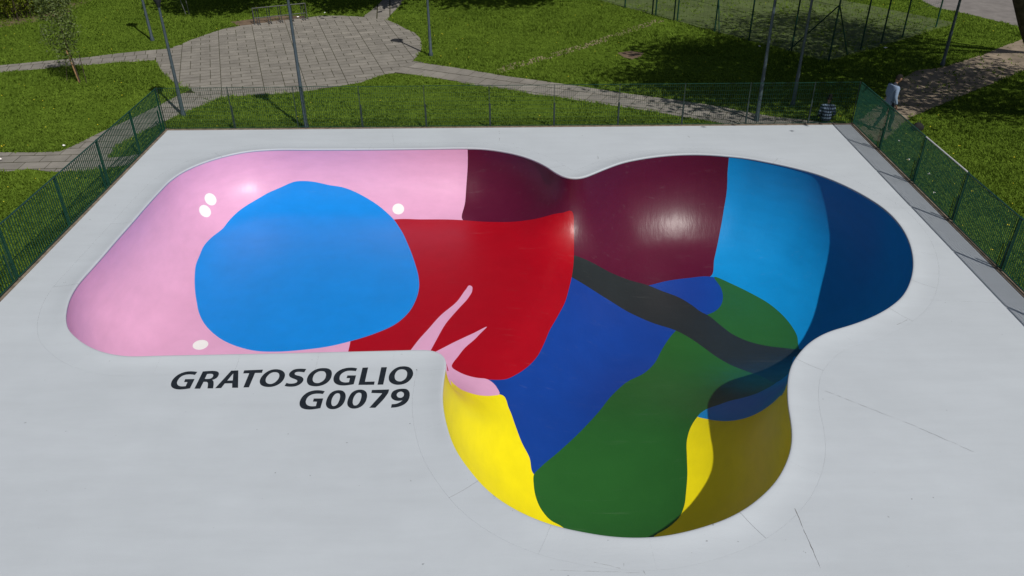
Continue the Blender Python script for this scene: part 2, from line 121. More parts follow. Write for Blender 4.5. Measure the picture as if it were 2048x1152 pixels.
def mesh_np(name, V, F, smooth=False):
    """V (n,3) array, F (m,k) int array"""
    V = np.ascontiguousarray(V, np.float32); F = np.ascontiguousarray(F, np.int32)
    me = bpy.data.meshes.new(name); k = F.shape[1]
    me.vertices.add(len(V)); me.vertices.foreach_set('co', V.ravel())
    me.loops.add(F.size); me.loops.foreach_set('vertex_index', F.ravel())
    me.polygons.add(len(F)); me.polygons.foreach_set('loop_start', np.arange(0, F.size, k, dtype=np.int32))
    if smooth: me.polygons.foreach_set('use_smooth', np.ones(len(F), bool))
    me.update(calc_edges=True); me.validate()
    return me

class MB:
    """collects boxes, tubes, lathes and prisms into one mesh"""
    def __init__(s): s.v = []; s.f = []
    def add(s, vs_, fs):
        n = len(s.v); s.v += [tuple(v) for v in vs_]; s.f += [tuple(i + n for i in f) for f in fs]; return s
    def box(s, c, d, rz=0, taper=1.0):
        x, y, z = d[0] / 2, d[1] / 2, d[2] / 2; cs, sn = math.cos(rz), math.sin(rz); P = []
        for k, t in ((-1, 1.0), (1, taper)):
            for i, j in ((-1, -1), (1, -1), (1, 1), (-1, 1)):
                a, b_ = i * x * t, j * y * t; P.append((c[0] + a * cs - b_ * sn, c[1] + a * sn + b_ * cs, c[2] + k * z))
        return s.add(P, [(3, 2, 1, 0), (4, 5, 6, 7), (0, 1, 5, 4), (1, 2, 6, 5), (2, 3, 7, 6), (3, 0, 4, 7)])
    def tube(s, pts, rad, n=8, cap=True):
        pts = [Vector(p) for p in pts]; rad = rad if isinstance(rad, (list, tuple)) else [rad] * len(pts); P = []; F = []
        ref = Vector((0, 0, 1))
        for i, p in enumerate(pts):
            t = (pts[min(i + 1, len(pts) - 1)] - pts[max(i - 1, 0)]).normalized()
            r_ = ref if abs(t.dot(ref)) < .95 else Vector((1, 0, 0))
            a = t.cross(r_).normalized(); b_ = t.cross(a).normalized()
            for k in range(n):
                w = 2 * math.pi * k / n; P.append(p + (a * math.cos(w) + b_ * math.sin(w)) * rad[i])
        for i in range(len(pts) - 1):
            for k in range(n): F.append((i * n + k, i * n + (k + 1) % n, (i + 1) * n + (k + 1) % n, (i + 1) * n + k))
        if cap: F += [tuple(range(n))[::-1] if 0 else tuple(range(n)), tuple((len(pts) - 1) * n + k for k in range(n))[::-1]]
        return s.add(P, F)
    def lathe(s, prof, n=16, c=(0, 0, 0)):
        P = []; F = []
        for r_, z in prof:
            for k in range(n): w = 2 * math.pi * k / n; P.append((c[0] + r_ * math.cos(w), c[1] + r_ * math.sin(w), c[2] + z))
        for i in range(len(prof) - 1):
            for k in range(n): F.append((i * n + k, i * n + (k + 1) % n, (i + 1) * n + (k + 1) % n, (i + 1) * n + k))
        F += [tuple(range(n))[::-1], tuple((len(prof) - 1) * n + k for k in range(n))]
        return s.add(P, F)
    def prism(s, poly, z0, z1, ch=0.0):
        n = len(poly); cx = sum(p[0] for p in poly) / n; cy = sum(p[1] for p in poly) / n
        P = [(p[0], p[1], z0) for p in poly] + [(p[0], p[1], z1 - ch) for p in poly]
        F = [(i, (i + 1) % n, n + (i + 1) % n, n + i) for i in range(n)]
        if ch:
            for p in poly:
                d = Vector((cx - p[0], cy - p[1])); l = max(d.length, 1e-6); q = min(ch * 1.4, l * .4); P.append((p[0] + d.x / l * q, p[1] + d.y / l * q, z1))
            F += [(n + i, n + (i + 1) % n, 2 * n + (i + 1) % n, 2 * n + i) for i in range(n)] + [tuple(range(2 * n, 3 * n))]
        else: F.append(tuple(range(n, 2 * n)))
        return s.add(P, F)
    def mesh(s, name, smooth=False):
        me = bpy.data.meshes.new(name); me.from_pydata(s.v, [], s.f); me.update()
        bm = bmesh.new(); bm.from_mesh(me); bmesh.ops.recalc_face_normals(bm, faces=bm.faces); bm.to_mesh(me); bm.free()
        if smooth:
            me.polygons.foreach_set('use_smooth', [True] * len(me.polygons))
            me.set_sharp_from_angle(angle=R(40))
        return me
    def build(s, name, m, parent=None, smooth=False): return link(name, s.mesh(name, smooth), m, parent)

def copy_tree(o, parent=None):
    c = o.copy(); COL.objects.link(c); c.parent = parent
    for ch in list(o.children): copy_tree(ch, c)
    return c

def catmull(P, closed, step):
    P=np.asarray(P,float); n=len(P); out=[]
    m=n if closed else n-1
    for i in range(m):
        p1=P[i]; p2=P[(i+1)%n]
        p0=P[(i-1)%n] if closed or i>0 else 2*p1-p2
        p3=P[(i+2)%n] if closed or i+2<n else 2*p2-p1
        # centripetal-ish via clamped tangents
        L=np.hypot(*(p2-p1)); l0=max(np.hypot(*(p1-p0)),1e-6); l2=max(np.hypot(*(p3-p2)),1e-6); L=max(L,1e-6)
        t1=((p1-p0)/l0*L+(p2-p1)/L*l0)/(l0+L); t2=((p2-p1)/L*l2+(p3-p2)/l2*L)/(l2+L)
        k=max(1,int(math.ceil(L/step)))
        for j in range(k):
            t=j/k; h00=2*t**3-3*t*t+1; h10=t**3-2*t*t+t; h01=-2*t**3+3*t*t; h11=t**3-t*t
            out.append(h00*p1+h10*L*t1+h01*p2+h11*L*t2)
    if not closed: out.append(P[-1])
    return np.array(out)
def smooth_loop(P,it):
    for _ in range(it): P=.25*np.roll(P,1,0)+.5*P+.25*np.roll(P,-1,0)
    return P
def resample(P,n,closed=True):
    Q=np.vstack([P,P[:1]]) if closed else P
    s=np.concatenate([[0],np.cumsum(np.hypot(*np.diff(Q,axis=0).T))])
    t=np.linspace(0,s[-1],n,endpoint=not closed)
    return np.stack([np.interp(t,s,Q[:,0]),np.interp(t,s,Q[:,1])],1)
def seg_dist(X,P,closed=True):
    """distance of points X (n,2) to polyline P"""
    A=P; B=np.roll(P,-1,0) if closed else P[1:]
    if not closed: A=P[:-1]
    out=np.empty(len(X))
    for i in range(0,len(X),2000):
        x=X[i:i+2000,None,:]; d=B-A; t=np.clip(((x-A)*d).sum(2)/np.maximum((d*d).sum(1),1e-12),0,1)
        r=x-(A+t[...,None]*d); out[i:i+2000]=np.sqrt((r*r).sum(2).min(1))
    return out
def inside(X,P):
    x,y=X[:,0],X[:,1]; c=np.zeros(len(X),bool); n=len(P)
    for i in range(n):
        x1,y1=P[i]; x2,y2=P[(i+1)%n]
        if y1==y2: continue
        m=((y1>y)!=(y2>y))&(x<(x2-x1)*(y-y1)/(y2-y1)+x1); c^=m
    return c
def sstep(t): t=np.clip(t,0,1); return t*t*t*(t*(6*t-15)+10)
DS,WS,WD,PW=1.65,1.85,2.7,2.15
SPINE=[(2.2,26),(1.75,20.6),(1.72,19.0),(1.5,17.4),(1.08,15.9),(.42,14.2),(-.3,13.2),(-1.25,12.2),(-6,9.5)]
def blend(X,SP):
    d=seg_dist(X,SP,False); poly=np.vstack([SP,[(-6,0),(30,0),(30,26)]])
    s=np.where(inside(X,poly),d,-d)
    return sstep((s+1.2)/3.0)
def height(X,RIMC,SP):
    d=seg_dist(X,RIMC); ins=inside(X,RIMC); d=np.where(ins,d,0)
    b=blend(X,SP); DD=2.10+.62*sstep((X[:,1]-11.5)/5)
    D=DS+(DD-DS)*b; W=WS+(WD-WS)*b
    a=np.clip(1-d/W,0,1)
    return np.where(ins,-D*(1-a**PW)**(1/PW),0.),d,ins


def ccw(poly):
    a = sum(p[0] * q[1] - q[0] * p[1] for p, q in zip(poly, list(poly[1:]) + [poly[0]]))
    return list(poly) if a > 0 else list(poly)[::-1]

def clip_convex(subject, clipper):
    out = list(subject)
    cl = ccw(clipper)
    for i in range(len(cl)):
        a, b_ = cl[i], cl[(i + 1) % len(cl)]; inp = out; out = []
        if not inp: break
        side = lambda p: (b_[0] - a[0]) * (p[1] - a[1]) - (b_[1] - a[1]) * (p[0] - a[0])
        for k in range(len(inp)):
            p, q = inp[k], inp[(k + 1) % len(inp)]; sp, sq = side(p), side(q)
            if sp >= 0: out.append(p)
            if (sp >= 0) != (sq >= 0):
                t = sp / (sp - sq); out.append((p[0] + (q[0] - p[0]) * t, p[1] + (q[1] - p[1]) * t))
    res = []
    for p in out:
        if not res or math.hypot(p[0] - res[-1][0], p[1] - res[-1][1]) > .004: res.append(p)
    if len(res) > 2 and math.hypot(res[0][0] - res[-1][0], res[0][1] - res[-1][1]) < .004: res.pop()
    return res

def area(p): return .5 * abs(sum(a[0] * b_[1] - b_[0] * a[1] for a, b_ in zip(p, p[1:] + p[:1])))

def flat_sheet(name, poly, z, m, holes=()):
    loops = [[Vector((x, y, 0)) for x, y in poly]] + [[Vector((x, y, 0)) for x, y in h] for h in holes]
    tris = tessellate_polygon(loops); pts = [p for l in loops for p in l]
    V = np.array([(p.x, p.y, z) for p in pts]); F = np.array(tris, int)
    a, b_, c = V[F[:, 0]], V[F[:, 1]], V[F[:, 2]]
    cr = (b_ - a)[:, 0] * (c - a)[:, 1] - (b_ - a)[:, 1] * (c - a)[:, 0]
    F[cr < 0] = F[cr < 0][:, ::-1]; F = F[np.abs(cr) > 1e-9]
    return link(name, mesh_np(name, V, F), m)

# ------------------------------------------------------------------ materials
M = {}
M['deck'] = mat('deck_paint', (.502, .548, .596), .66, .045, .5, .12, 60, .35, detail=10)
def speckle(m, scale=9.0, lo=.735, dark=.55):
    nt = m.node_tree; L = nt.links; b = nt.nodes['Principled BSDF']; src = b.inputs['Base Color'].links[0].from_socket
    geo = nt.nodes.new('ShaderNodeNewGeometry'); n = nt.nodes.new('ShaderNodeTexNoise'); n.inputs['Scale'].default_value = scale; n.inputs['Detail'].default_value = 3
    L.new(geo.outputs['Position'], n.inputs['Vector'])
    mr = nt.nodes.new('ShaderNodeMapRange'); mr.inputs['From Min'].default_value = lo; mr.inputs['From Max'].default_value = lo + .03; mr.inputs['To Min'].default_value = 1; mr.inputs['To Max'].default_value = dark
    L.new(n.outputs['Fac'], mr.inputs['Value'])
    n2 = nt.nodes.new('ShaderNodeTexNoise'); n2.inputs['Scale'].default_value = 2.2; n2.inputs['Detail'].default_value = 8; n2.inputs['Roughness'].default_value = .7; mp = nt.nodes.new('ShaderNodeMapping'); mp.inputs['Scale'].default_value = (.25, 1.6, 1)
    L.new(geo.outputs['Position'], mp.inputs[0]); L.new(mp.outputs[0], n2.inputs['Vector'])
    m2 = nt.nodes.new('ShaderNodeMapRange'); m2.inputs['From Min'].default_value = .3; m2.inputs['From Max'].default_value = .7; m2.inputs['To Min'].default_value = .965; m2.inputs['To Max'].default_value = 1.03; L.new(n2.outputs['Fac'], m2.inputs['Value'])
    mm = nt.nodes.new('ShaderNodeMath'); mm.operation = 'MULTIPLY'; L.new(mr.outputs[0], mm.inputs[0]); L.new(m2.outputs[0], mm.inputs[1])
    vm = nt.nodes.new('ShaderNodeVectorMath'); vm.operation = 'SCALE'; L.new(src, vm.inputs[0]); L.new(mm.outputs[0], vm.inputs['Scale']); L.new(vm.outputs[0], b.inputs['Base Color'])
speckle(M['deck'])
M['bed'] = mat('joint_filler', (.20, .20, .20), .9)
M['kerb'] = mat('kerb_concrete', (.20, .16, .12), .95, .45, 6, .4, 30)
M['letter'] = mat('letter_paint', (.014, .019, .026), .55, .35, 9)
speckle(M['letter'], 30.0, .70, 2.2)
M['crack'] = mat('crack_dirt', (.17, .17, .17), .95, .5, 14)
M['soil'] = mat('soil', (.15, .105, .07), .95, .3, 4, .4, 30)
M['lawn'] = mat('lawn_ground', (.10, .16, .016), .95, .4, 1.2, .5, 30, .05, col2=(.065, .11, .011))
M['grass'] = mat('grass_blades', (.162, .248, .030), .8, .3, .45, 0, 40, .06, col2=(.118, .192, .022), island=.18, transl=.3)
M['paver'] = mat('paver_stone', (.230, .216, .192), .9, .16, 2.0, .3, 60, .2, island=.16)
M['dirt'] = mat('dirt_path', (.24, .195, .145), .95, .3, 1.6, .5, 20)
M['road'] = mat('asphalt', (.20, .185, .175), .92, .2, 2.0, .3, 60)
M['court'] = mat('court_turf', (.075, .105, .030), .95, .35, 1.0, .3, 40)
M['green'] = mat('fence_green', (.004, .048, .030), .5, .2, 6, 0, 40, .5)
M['steel'] = mat('lamp_steel', (.075, .105, .125), .45, .2, 5, 0, 40, .5, .35)
M['darkmetal'] = mat('dark_metal', (.02, .024, .028), .5, .2, 6)
M['galv'] = mat('galvanised', (.17, .18, .18), .45, .2, 8, 0, 40, .5, .5)
M['stub'] = mat('stub_steel', (.035, .05, .05), .6, .3, 8)
M['wood'] = mat('stake_wood', (.34, .20, .10), .85, .3, 12)
M['bark'] = mat('bark', (.055, .042, .030), .95, .4, 6, .8, 20)
M['leaf'] = mat('tree_leaf', (.075, .12, .02), .6, .3, 1.0, 0, 40, .3, island=.35, transl=.3)
M['sapleaf'] = mat('sapling_leaf', (.095, .13, .04), .6, .3, 2.0, 0, 40, .3, island=.4, transl=.2)
M['hedge'] = mat('hedge_leaf', (.21, .26, .016), .6, .3, 1.4, 0, 40, .2, col2=(.11, .15, .010), island=.4, transl=.25)
M['white'] = mat('white_paint', (.86, .86, .85), .5, .03, 4)
M['flower'] = mat('dandelion', (.75, .62, .03), .8, .1, 5)
M['skin'] = mat('skin', (.26, .15, .10), .6, .1, 6)
M['hair'] = mat('hair', (.008, .007, .006), .9, .3, 20)
M['shirt'] = mat('pale_shirt', (.22, .30, .43), .9, .08, 12)
M['jeans'] = mat('dark_trousers', (.03, .035, .05), .9, .2, 12)
M['black'] = mat('black_cloth', (.012, .012, .013), .85, .2, 12)
M['shoe'] = mat('shoe', (.5, .5, .5), .7, .1, 12)
M['glass'] = mat('lantern_glass', (.8, .85, .85), .1)
g_ = M['glass'].node_tree.nodes['Principled BSDF']; g_.inputs['Transmission Weight'].default_value = .95; g_.inputs['IOR'].default_value = 1.05
def stripes():
    m = mat('striped_shirt', (.45, .52, .62), .9, .05, 12); nt = m.node_tree
    tc = nt.nodes.new('ShaderNodeTexCoord'); sp = nt.nodes.new('ShaderNodeSeparateXYZ'); mm = nt.nodes.new('ShaderNodeMath'); mm.operation = 'PINGPONG'; mm.inputs[1].default_value = .05
    gt = nt.nodes.new('ShaderNodeMath'); gt.operation = 'GREATER_THAN'; gt.inputs[1].default_value = .024
    mx = nt.nodes.new('ShaderNodeMixRGB'); mx.inputs[1].default_value = (.15, .21, .30, 1); mx.inputs[2].default_value = (.012, .018, .04, 1)
    nt.links.new(tc.outputs['Object'], sp.inputs[0]); nt.links.new(sp.outputs['Z'], mm.inputs[0]); nt.links.new(mm.outputs[0], gt.inputs[0]); nt.links.new(gt.outputs[0], mx.inputs[0])
    nt.links.new(mx.outputs[0], nt.nodes['Principled BSDF'].inputs['Base Color']); return m
M['stripe'] = stripes()

def paint(name, col, rough=.42):
    """bowl paint: rolled enamel, faint roller streaks in gloss and colour, scuffs"""
    m = bpy.data.materials.new(name); m.use_nodes = True; nt = m.node_tree; L = nt.links; b = nt.nodes['Principled BSDF']
    geo = nt.nodes.new('ShaderNodeNewGeometry')
    mp = nt.nodes.new('ShaderNodeMapping'); mp.inputs['Scale'].default_value = (.9, .9, 3.2); L.new(geo.outputs['Position'], mp.inputs[0])
    n1 = nt.nodes.new('ShaderNodeTexNoise'); n1.inputs['Scale'].default_value = 1.6; n1.inputs['Detail'].default_value = 8; n1.inputs['Roughness'].default_value = .62; L.new(mp.outputs[0], n1.inputs['Vector'])
    mr = nt.nodes.new('ShaderNodeMapRange'); mr.inputs['From Min'].default_value = .3; mr.inputs['From Max'].default_value = .7; mr.inputs['To Min'].default_value = .94; mr.inputs['To Max'].default_value = 1.045
    L.new(n1.outputs['Fac'], mr.inputs['Value'])
    vm = nt.nodes.new('ShaderNodeVectorMath'); vm.operation = 'SCALE'; vm.inputs[0].default_value = col; L.new(mr.outputs[0], vm.inputs['Scale'])
    # faint pale wheel scuffs and dust
    m6 = nt.nodes.new('ShaderNodeMapping'); m6.inputs['Scale'].default_value = (.7, 9, 5); m6.inputs['Rotation'].default_value = (0, 0, .5); L.new(geo.outputs['Position'], m6.inputs[0])
    n6 = nt.nodes.new('ShaderNodeTexNoise'); n6.inputs['Scale'].default_value = 1.1; n6.inputs['Detail'].default_value = 6; n6.inputs['Roughness'].default_value = .7; L.new(m6.outputs[0], n6.inputs['Vector'])
    r6 = nt.nodes.new('ShaderNodeMapRange'); r6.inputs['From Min'].default_value = .60; r6.inputs['From Max'].default_value = .80; r6.inputs['To Max'].default_value = .07; L.new(n6.outputs['Fac'], r6.inputs['Value'])
    x6 = nt.nodes.new('ShaderNodeMixRGB'); x6.inputs[2].default_value = (.5, .5, .5, 1); L.new(r6.outputs[0], x6.inputs[0]); L.new(vm.outputs[0], x6.inputs[1]); L.new(x6.outputs[0], b.inputs['Base Color'])
    rr = nt.nodes.new('ShaderNodeMapRange'); rr.inputs['From Min'].default_value = .3; rr.inputs['From Max'].default_value = .7; rr.inputs['To Min'].default_value = rough - .02; rr.inputs['To Max'].default_value = rough + .06
    n3 = nt.nodes.new('ShaderNodeTexNoise'); n3.inputs['Scale'].default_value = 3.5; n3.inputs['Detail'].default_value = 6; L.new(geo.outputs['Position'], n3.inputs['Vector'])
    L.new(n3.outputs['Fac'], rr.inputs['Value']); L.new(rr.outputs[0], b.inputs['Roughness'])
    b.inputs['Specular IOR Level'].default_value = .16; b.inputs['Coat Weight'].default_value = .48; b.inputs['Coat Roughness'].default_value = .36; b.inputs['Coat IOR'].default_value = 1.5
    n2 = nt.nodes.new('ShaderNodeTexNoise'); n2.inputs['Scale'].default_value = 5; n2.inputs['Detail'].default_value = 7; n2.inputs['Roughness'].default_value = .65; L.new(geo.outputs['Position'], n2.inputs['Vector'])
    bp = nt.nodes.new('ShaderNodeBump'); bp.inputs['Strength'].default_value = .10; bp.inputs['Distance'].default_value = .02; L.new(n2.outputs['Fac'], bp.inputs['Height']); L.new(bp.outputs[0], b.inputs['Normal'])
    m5 = nt.nodes.new('ShaderNodeMapping'); m5.inputs['Scale'].default_value = (7, 2.2, 1.4); L.new(geo.outputs['Position'], m5.inputs[0])
    n5 = nt.nodes.new('ShaderNodeTexNoise'); n5.inputs['Scale'].default_value = 1.5; n5.inputs['Detail'].default_value = 5; n5.inputs['Roughness'].default_value = .6; L.new(m5.outputs[0], n5.inputs['Vector'])
    b5 = nt.nodes.new('ShaderNodeBump'); b5.inputs['Strength'].default_value = .36; b5.inputs['Distance'].default_value = .02; L.new(n5.outputs['Fac'], b5.inputs['Height']); L.new(b5.outputs[0], b.inputs['Coat Normal'])
    return m
P_ = {'pink': paint('pink_paint', (.73, .385, .59)), 'maroon': paint('maroon_paint', (.088, .004, .025), .45), 'red': paint('red_paint', (.375, .0003, .008), .45),
      'blob': paint('sky_blue_paint', (.005, .245, .74)), 'royal': paint('royal_blue_paint', (.006, .050, .31)), 'green': paint('green_paint', (.021, .115, .021)),
      'charcoal': paint('charcoal_paint', (.020, .026, .028)), 'yellow': paint('yellow_paint', (.92, .79, .006)), 'lightblue': paint('azure_paint', (.004, .255, .62)), 'white': paint('dot_white_paint', (.86, .87, .85))}

# ------------------------------------------------------------------ the skate bowl (one basin cut into painted areas)
rim = smooth_loop(resample(catmull(RIM, True, .05), 900), 8)
SP = catmull(SPINE, False, .2)
n_rim = len(rim)
tg = np.roll(rim, -1, 0) - np.roll(rim, 1, 0); tg /= np.hypot(tg[:, 0], tg[:, 1])[:, None]
nin = np.stack([-tg[:, 1], tg[:, 0]], 1)      # towards the bowl (rim runs counter-clockwise)

LAYERS = [('dot1', 'white'), ('dot2', 'white'), ('dot3', 'white'), ('dot4', 'white'), ('blob', 'blob'), ('finger1', 'pink'), ('finger2', 'pink'), ('red', 'red'), ('charcoal', 'charcoal'), ('green', 'green'),
          ('royal', 'royal'), ('maroon', 'maroon'), ('lightblue', 'lightblue'), ('yellow', 'yellow')]
LAB = {'dot1': 'upper small white dot of the close pair', 'dot2': 'lower small white dot of the close pair', 'dot3': 'small white dot right of the blue blob', 'dot4': 'small white dot near the front lip', 'blob': 'big round bright blue painted blob on pink',
       'finger1': 'long pink finger shape painted on red', 'finger2': 'short pink pointed shape by the inner corner', 'charcoal': 'dark charcoal painted band crossing the deep end', 'green': 'dark green painted area of the deep end',
       'red': 'crimson red painted floor', 'royal': 'royal blue painted floor of the deep end', 'maroon': 'maroon painted back wall', 'lightblue': 'azure blue painted wall of the round lobe', 'yellow': 'yellow painted wall of the front lobe', 'pink': 'pink painted shallow end'}
reg = {}
for k, lp in REG.items():
    reg[k] = catmull(lp, True, .07)
pts = []; edges = []
def add_loop(P, closed=True):
    n0 = len(pts); pts.extend([tuple(p) for p in P]); n = len(P)
    edges.extend([(n0 + i, n0 + (i + 1) % n) for i in range(n if closed else n - 1)])
add_loop(rim)
for d in (.004, .016, .036, .065, .105, .16, .23, .32, .43, .56, .72):
    pts.extend([tuple(p) for p in (rim + nin * d)[::1 if d < .3 else 2]])
gx, gy = np.meshgrid(np.arange(-9.5, 9.6, .13), np.arange(7.7, 22.6, .13)); G = np.stack([gx.ravel(), gy.ravel()], 1) + rng.uniform(-.01, .01, (gx.size, 2))
_, gd, gi = height(G, rim, SP)
pts.extend([tuple(p) for p in G[gi & (gd > .84)]])
for k in reg: add_loop(reg[k])
res = delaunay_2d_cdt([Vector(p) for p in pts], edges, [], 0, 1e-4)
V2 = np.array([(v.x, v.y) for v in res[0]]); T = np.array([f for f in res[2] if len(f) == 3], int)
cen = V2[T].mean(1)
keep = inside(cen, rim); T = T[keep]; cen = cen[keep]
zz, dd, _ = height(V2, rim, SP)
V3 = np.column_stack([V2, zz])
a_, b__, c_ = V3[T[:, 0]], V3[T[:, 1]], V3[T[:, 2]]
fn = np.cross(b__ - a_, c_ - a_); flip = fn[:, 2] < 0; T[flip] = T[flip][:, ::-1]; fn[flip] *= -1
good = np.linalg.norm(fn, axis=1) > 1e-9; T = T[good]; cen = cen[good]; fn = fn[good]
# a little smoothing of the floor where wall curves meet, well away from the lip (done on a regular grid)
GS = .08; gxx = np.arange(-10, 10, GS); gyy = np.arange(7, 23.2, GS); GG = np.stack(np.meshgrid(gxx, gyy), -1)
zg, dg, _ = height(GG.reshape(-1, 2), rim, SP); zg = zg.reshape(GG.shape[:2]); dg = dg.reshape(GG.shape[:2]); wg = np.clip((dg - .9) / .6, 0, 1)
for _ in range(40):
    av = .25 * (np.roll(zg, 1, 0) + np.roll(zg, -1, 0) + np.roll(zg, 1, 1) + np.roll(zg, -1, 1)); zg += wg * .8 * (av - zg)
fi = np.clip((V2[:, 0] + 10) / GS, 0, len(gxx) - 1.01); fj = np.clip((V2[:, 1] - 7) / GS, 0, len(gyy) - 1.01); i0 = fi.astype(int); j0 = fj.astype(int); f_ = fi - i0; g__ = fj - j0
zs = (zg[j0, i0] * (1 - f_) + zg[j0, i0 + 1] * f_) * (1 - g__) + (zg[j0 + 1, i0] * (1 - f_) + zg[j0 + 1, i0 + 1] * f_) * g__
wv = np.clip((dd - 1.0) / .5, 0, 1); V3[:, 2] = V3[:, 2] * (1 - wv) + zs * wv
a_, b__, c_ = V3[T[:, 0]], V3[T[:, 1]], V3[T[:, 2]]; fn = np.cross(b__ - a_, c_ - a_)
vn = np.zeros_like(V3)
for k in range(3): np.add.at(vn, T[:, k], fn)
vn /= np.maximum(np.linalg.norm(vn, axis=1), 1e-12)[:, None]
owner = np.full(len(T), -1)
for li, (k, _) in enumerate(LAYERS):
    m_ = (owner < 0) & inside(cen, reg[k]); owner[m_] = li
bowl = empty('skate_bowl', (0, 15.5, 0))
tag(bowl, 'sunken clover-shaped concrete skate bowl painted in big bright colour areas', 'skate bowl')
def bowl_part(name, sel, material, label):
    Ts = T[sel]; idx, inv = np.unique(Ts, return_inverse=True)
    V = V3[idx] - np.array([0, 15.5, 0])
    me = mesh_np(name, V, inv.reshape(-1, 3), True)
    o = link(name, me, material, bowl)
    me.normals_split_custom_set_from_vertices([tuple(n) for n in vn[idx]])
    o['label'] = label
    return o
names = {'dot1': 'painted_dot', 'dot2': 'painted_dot', 'dot3': 'painted_dot', 'dot4': 'painted_dot'}
pk = np.where(owner == -1)[0]; lab_ = np.arange(len(V3))
for _ in range(400):
    m3 = lab_[T[pk]].min(1); old = lab_.copy()
    for k in range(3): np.minimum.at(lab_, T[pk][:, k], m3)
    lab_ = lab_[lab_]
    if (old == lab_).all(): break
comp = lab_[T[pk][:, 0]]; big = np.unique(comp, return_counts=True); main_c = big[0][big[1].argmax()]
for c in big[0]:
    sel = np.zeros(len(T), bool); sel[pk[comp == c]] = True
    bowl_part('painted_wall' if c == main_c else 'painted_area', sel, P_['pink'], LAB['pink'] if c == main_c else 'pink painted patch beside the red floor')
for li, (k, mk) in enumerate(LAYERS):
    if (owner == li).any(): bowl_part(names.get(k, 'painted_area'), owner == li, P_[mk], LAB[k])

# lip: swept coping cut into cast blocks, slightly raised and overhanging
BANDW = .52
outer = rim - nin * BANDW
dist_o = seg_dist(outer, rim)
bad = dist_o < BANDW - .012
if bad.any():
    i = 0; st = int(np.argmin(bad)); order = [(st + k) % n_rim for k in range(n_rim)]
    k = 0
    while k < n_rim:
        if bad[order[k]]:
            j = k
            while j < n_rim and bad[order[j]]: j += 1
            A0, B0 = outer[order[k - 1]], outer[order[j % n_rim]]
            for q in range(k, j): outer[order[q]] = A0 + (B0 - A0) * (q - k + 1) / (j - k + 1)
            k = j
        else: k += 1
prof = [(.9975, 0.0), (.8, .002), (.55, .009), (.32, .024), (.15, .040), (.05, .048)]   # fraction of the band, height
nose = [(.003, .048), (.011, .042), (.015, .028), (.012, .006), (.003, -.008)]
rows = []
for f, z in prof: rows.append(np.column_stack([rim + (outer - rim) * f, np.full(n_rim, z)]))
for d, z in nose: rows.append(np.column_stack([rim + nin * d, np.full(n_rim, z)]))
arc = np.concatenate([[0], np.cumsum(np.hypot(*(np.roll(rim, -1, 0) - rim).T))]); total = arc[-1]
nblk = 40; jg = [random.choice((.0003, .0004, .0005, .0008, .0022)) for _ in range(nblk)]
for bidx in range(nblk):
    i0 = int(round(bidx * n_rim / nblk)); i1 = int(round((bidx + 1) * n_rim / nblk))
    ids = [i % n_rim for i in range(i0, i1 + 1)]
    V = []; 
    for q, i in enumerate(ids):
        for r_ in rows:
            p = r_[i].copy()
            if q == 0: p[:2] += tg[i] * jg[bidx]
            if q == len(ids) - 1: p[:2] -= tg[i] * jg[(bidx + 1) % nblk]
            V.append((p[0], p[1] - 15.5, p[2]))
        o_ = rows[0][i]; V.append((o_[0], o_[1] - 15.5, -.02))
    nr = len(rows) + 1; F = []
    order_ = [len(rows)] + list(range(len(rows)))
    for q in range(len(ids) - 1):
        for k in range(nr - 1):
            a, b_ = order_[k], order_[k + 1]
            F.append((q * nr + a, q * nr + b_, (q + 1) * nr + b_, (q + 1) * nr + a))
    me = bpy.data.meshes.new('coping_block'); me.from_pydata(V, [], F); me.update()
    bm = bmesh.new(); bm.from_mesh(me); bmesh.ops.recalc_face_normals(bm, faces=bm.faces)
    if sum(f.normal.z * f.calc_area() for f in bm.faces) < 0: bmesh.ops.reverse_faces(bm, faces=bm.faces)
    bm.to_mesh(me); bm.free(); me.polygons.foreach_set('use_smooth', [True] * len(me.polygons)); me.set_sharp_from_angle(angle=R(50))
    link('coping_block', me, M['deck'], bowl)
bedV = np.vstack([np.column_stack([outer, np.full(n_rim, -.03)]), np.column_stack([rim, np.full(n_rim, -.03)])]) - np.array([0, 15.5, 0])
ii = np.arange(n_rim); jj = (ii + 1) % n_rim
link('coping_bed', mesh_np('coping_bed', bedV, np.column_stack([ii, ii + n_rim, jj + n_rim, jj])), M['bed'], bowl)

# ------------------------------------------------------------------ deck, kerb, ground
X0, X1, Y0, Y1 = -10.72, 10.62, 2.0, 24.12
clean = [tuple(outer[0])]
for p in outer[1:]:
    if math.hypot(p[0] - clean[-1][0], p[1] - clean[-1][1]) > .03: clean.append(tuple(p))
deck = flat_sheet('deck', [(X0, Y0), (X1, Y0), (X1, Y1), (X0, Y1)], 0.0, M['deck'], [clean])
tag(deck, kind='structure')
def kerb(name, c, d): return tag(MB().box(c, d).build(name, M['kerb']), kind='structure')
kerb('kerb', (X0 - .075, (Y0 + Y1) / 2, -.055), (.146, Y1 - Y0 + .3, .13))
kerb('kerb', (X1 + .075, (Y0 + Y1) / 2, -.055), (.146, Y1 - Y0 + .3, .13))
kerb('kerb', ((X0 + X1) / 2, Y1 + .065, -.057), (X1 - X0 - .008, .124, .126))
GZ = -.08
lawn = flat_sheet('lawn', [(-700, -300), (700, -300), (700, 900), (-700, 900)], GZ, M['lawn'], [[(X0 - .1, Y0 - .05), (X1 + .1, Y0 - .05), (X1 + .1, Y1 + .1), (X0 - .1, Y1 + .1)]])
tag(lawn, kind='structure')

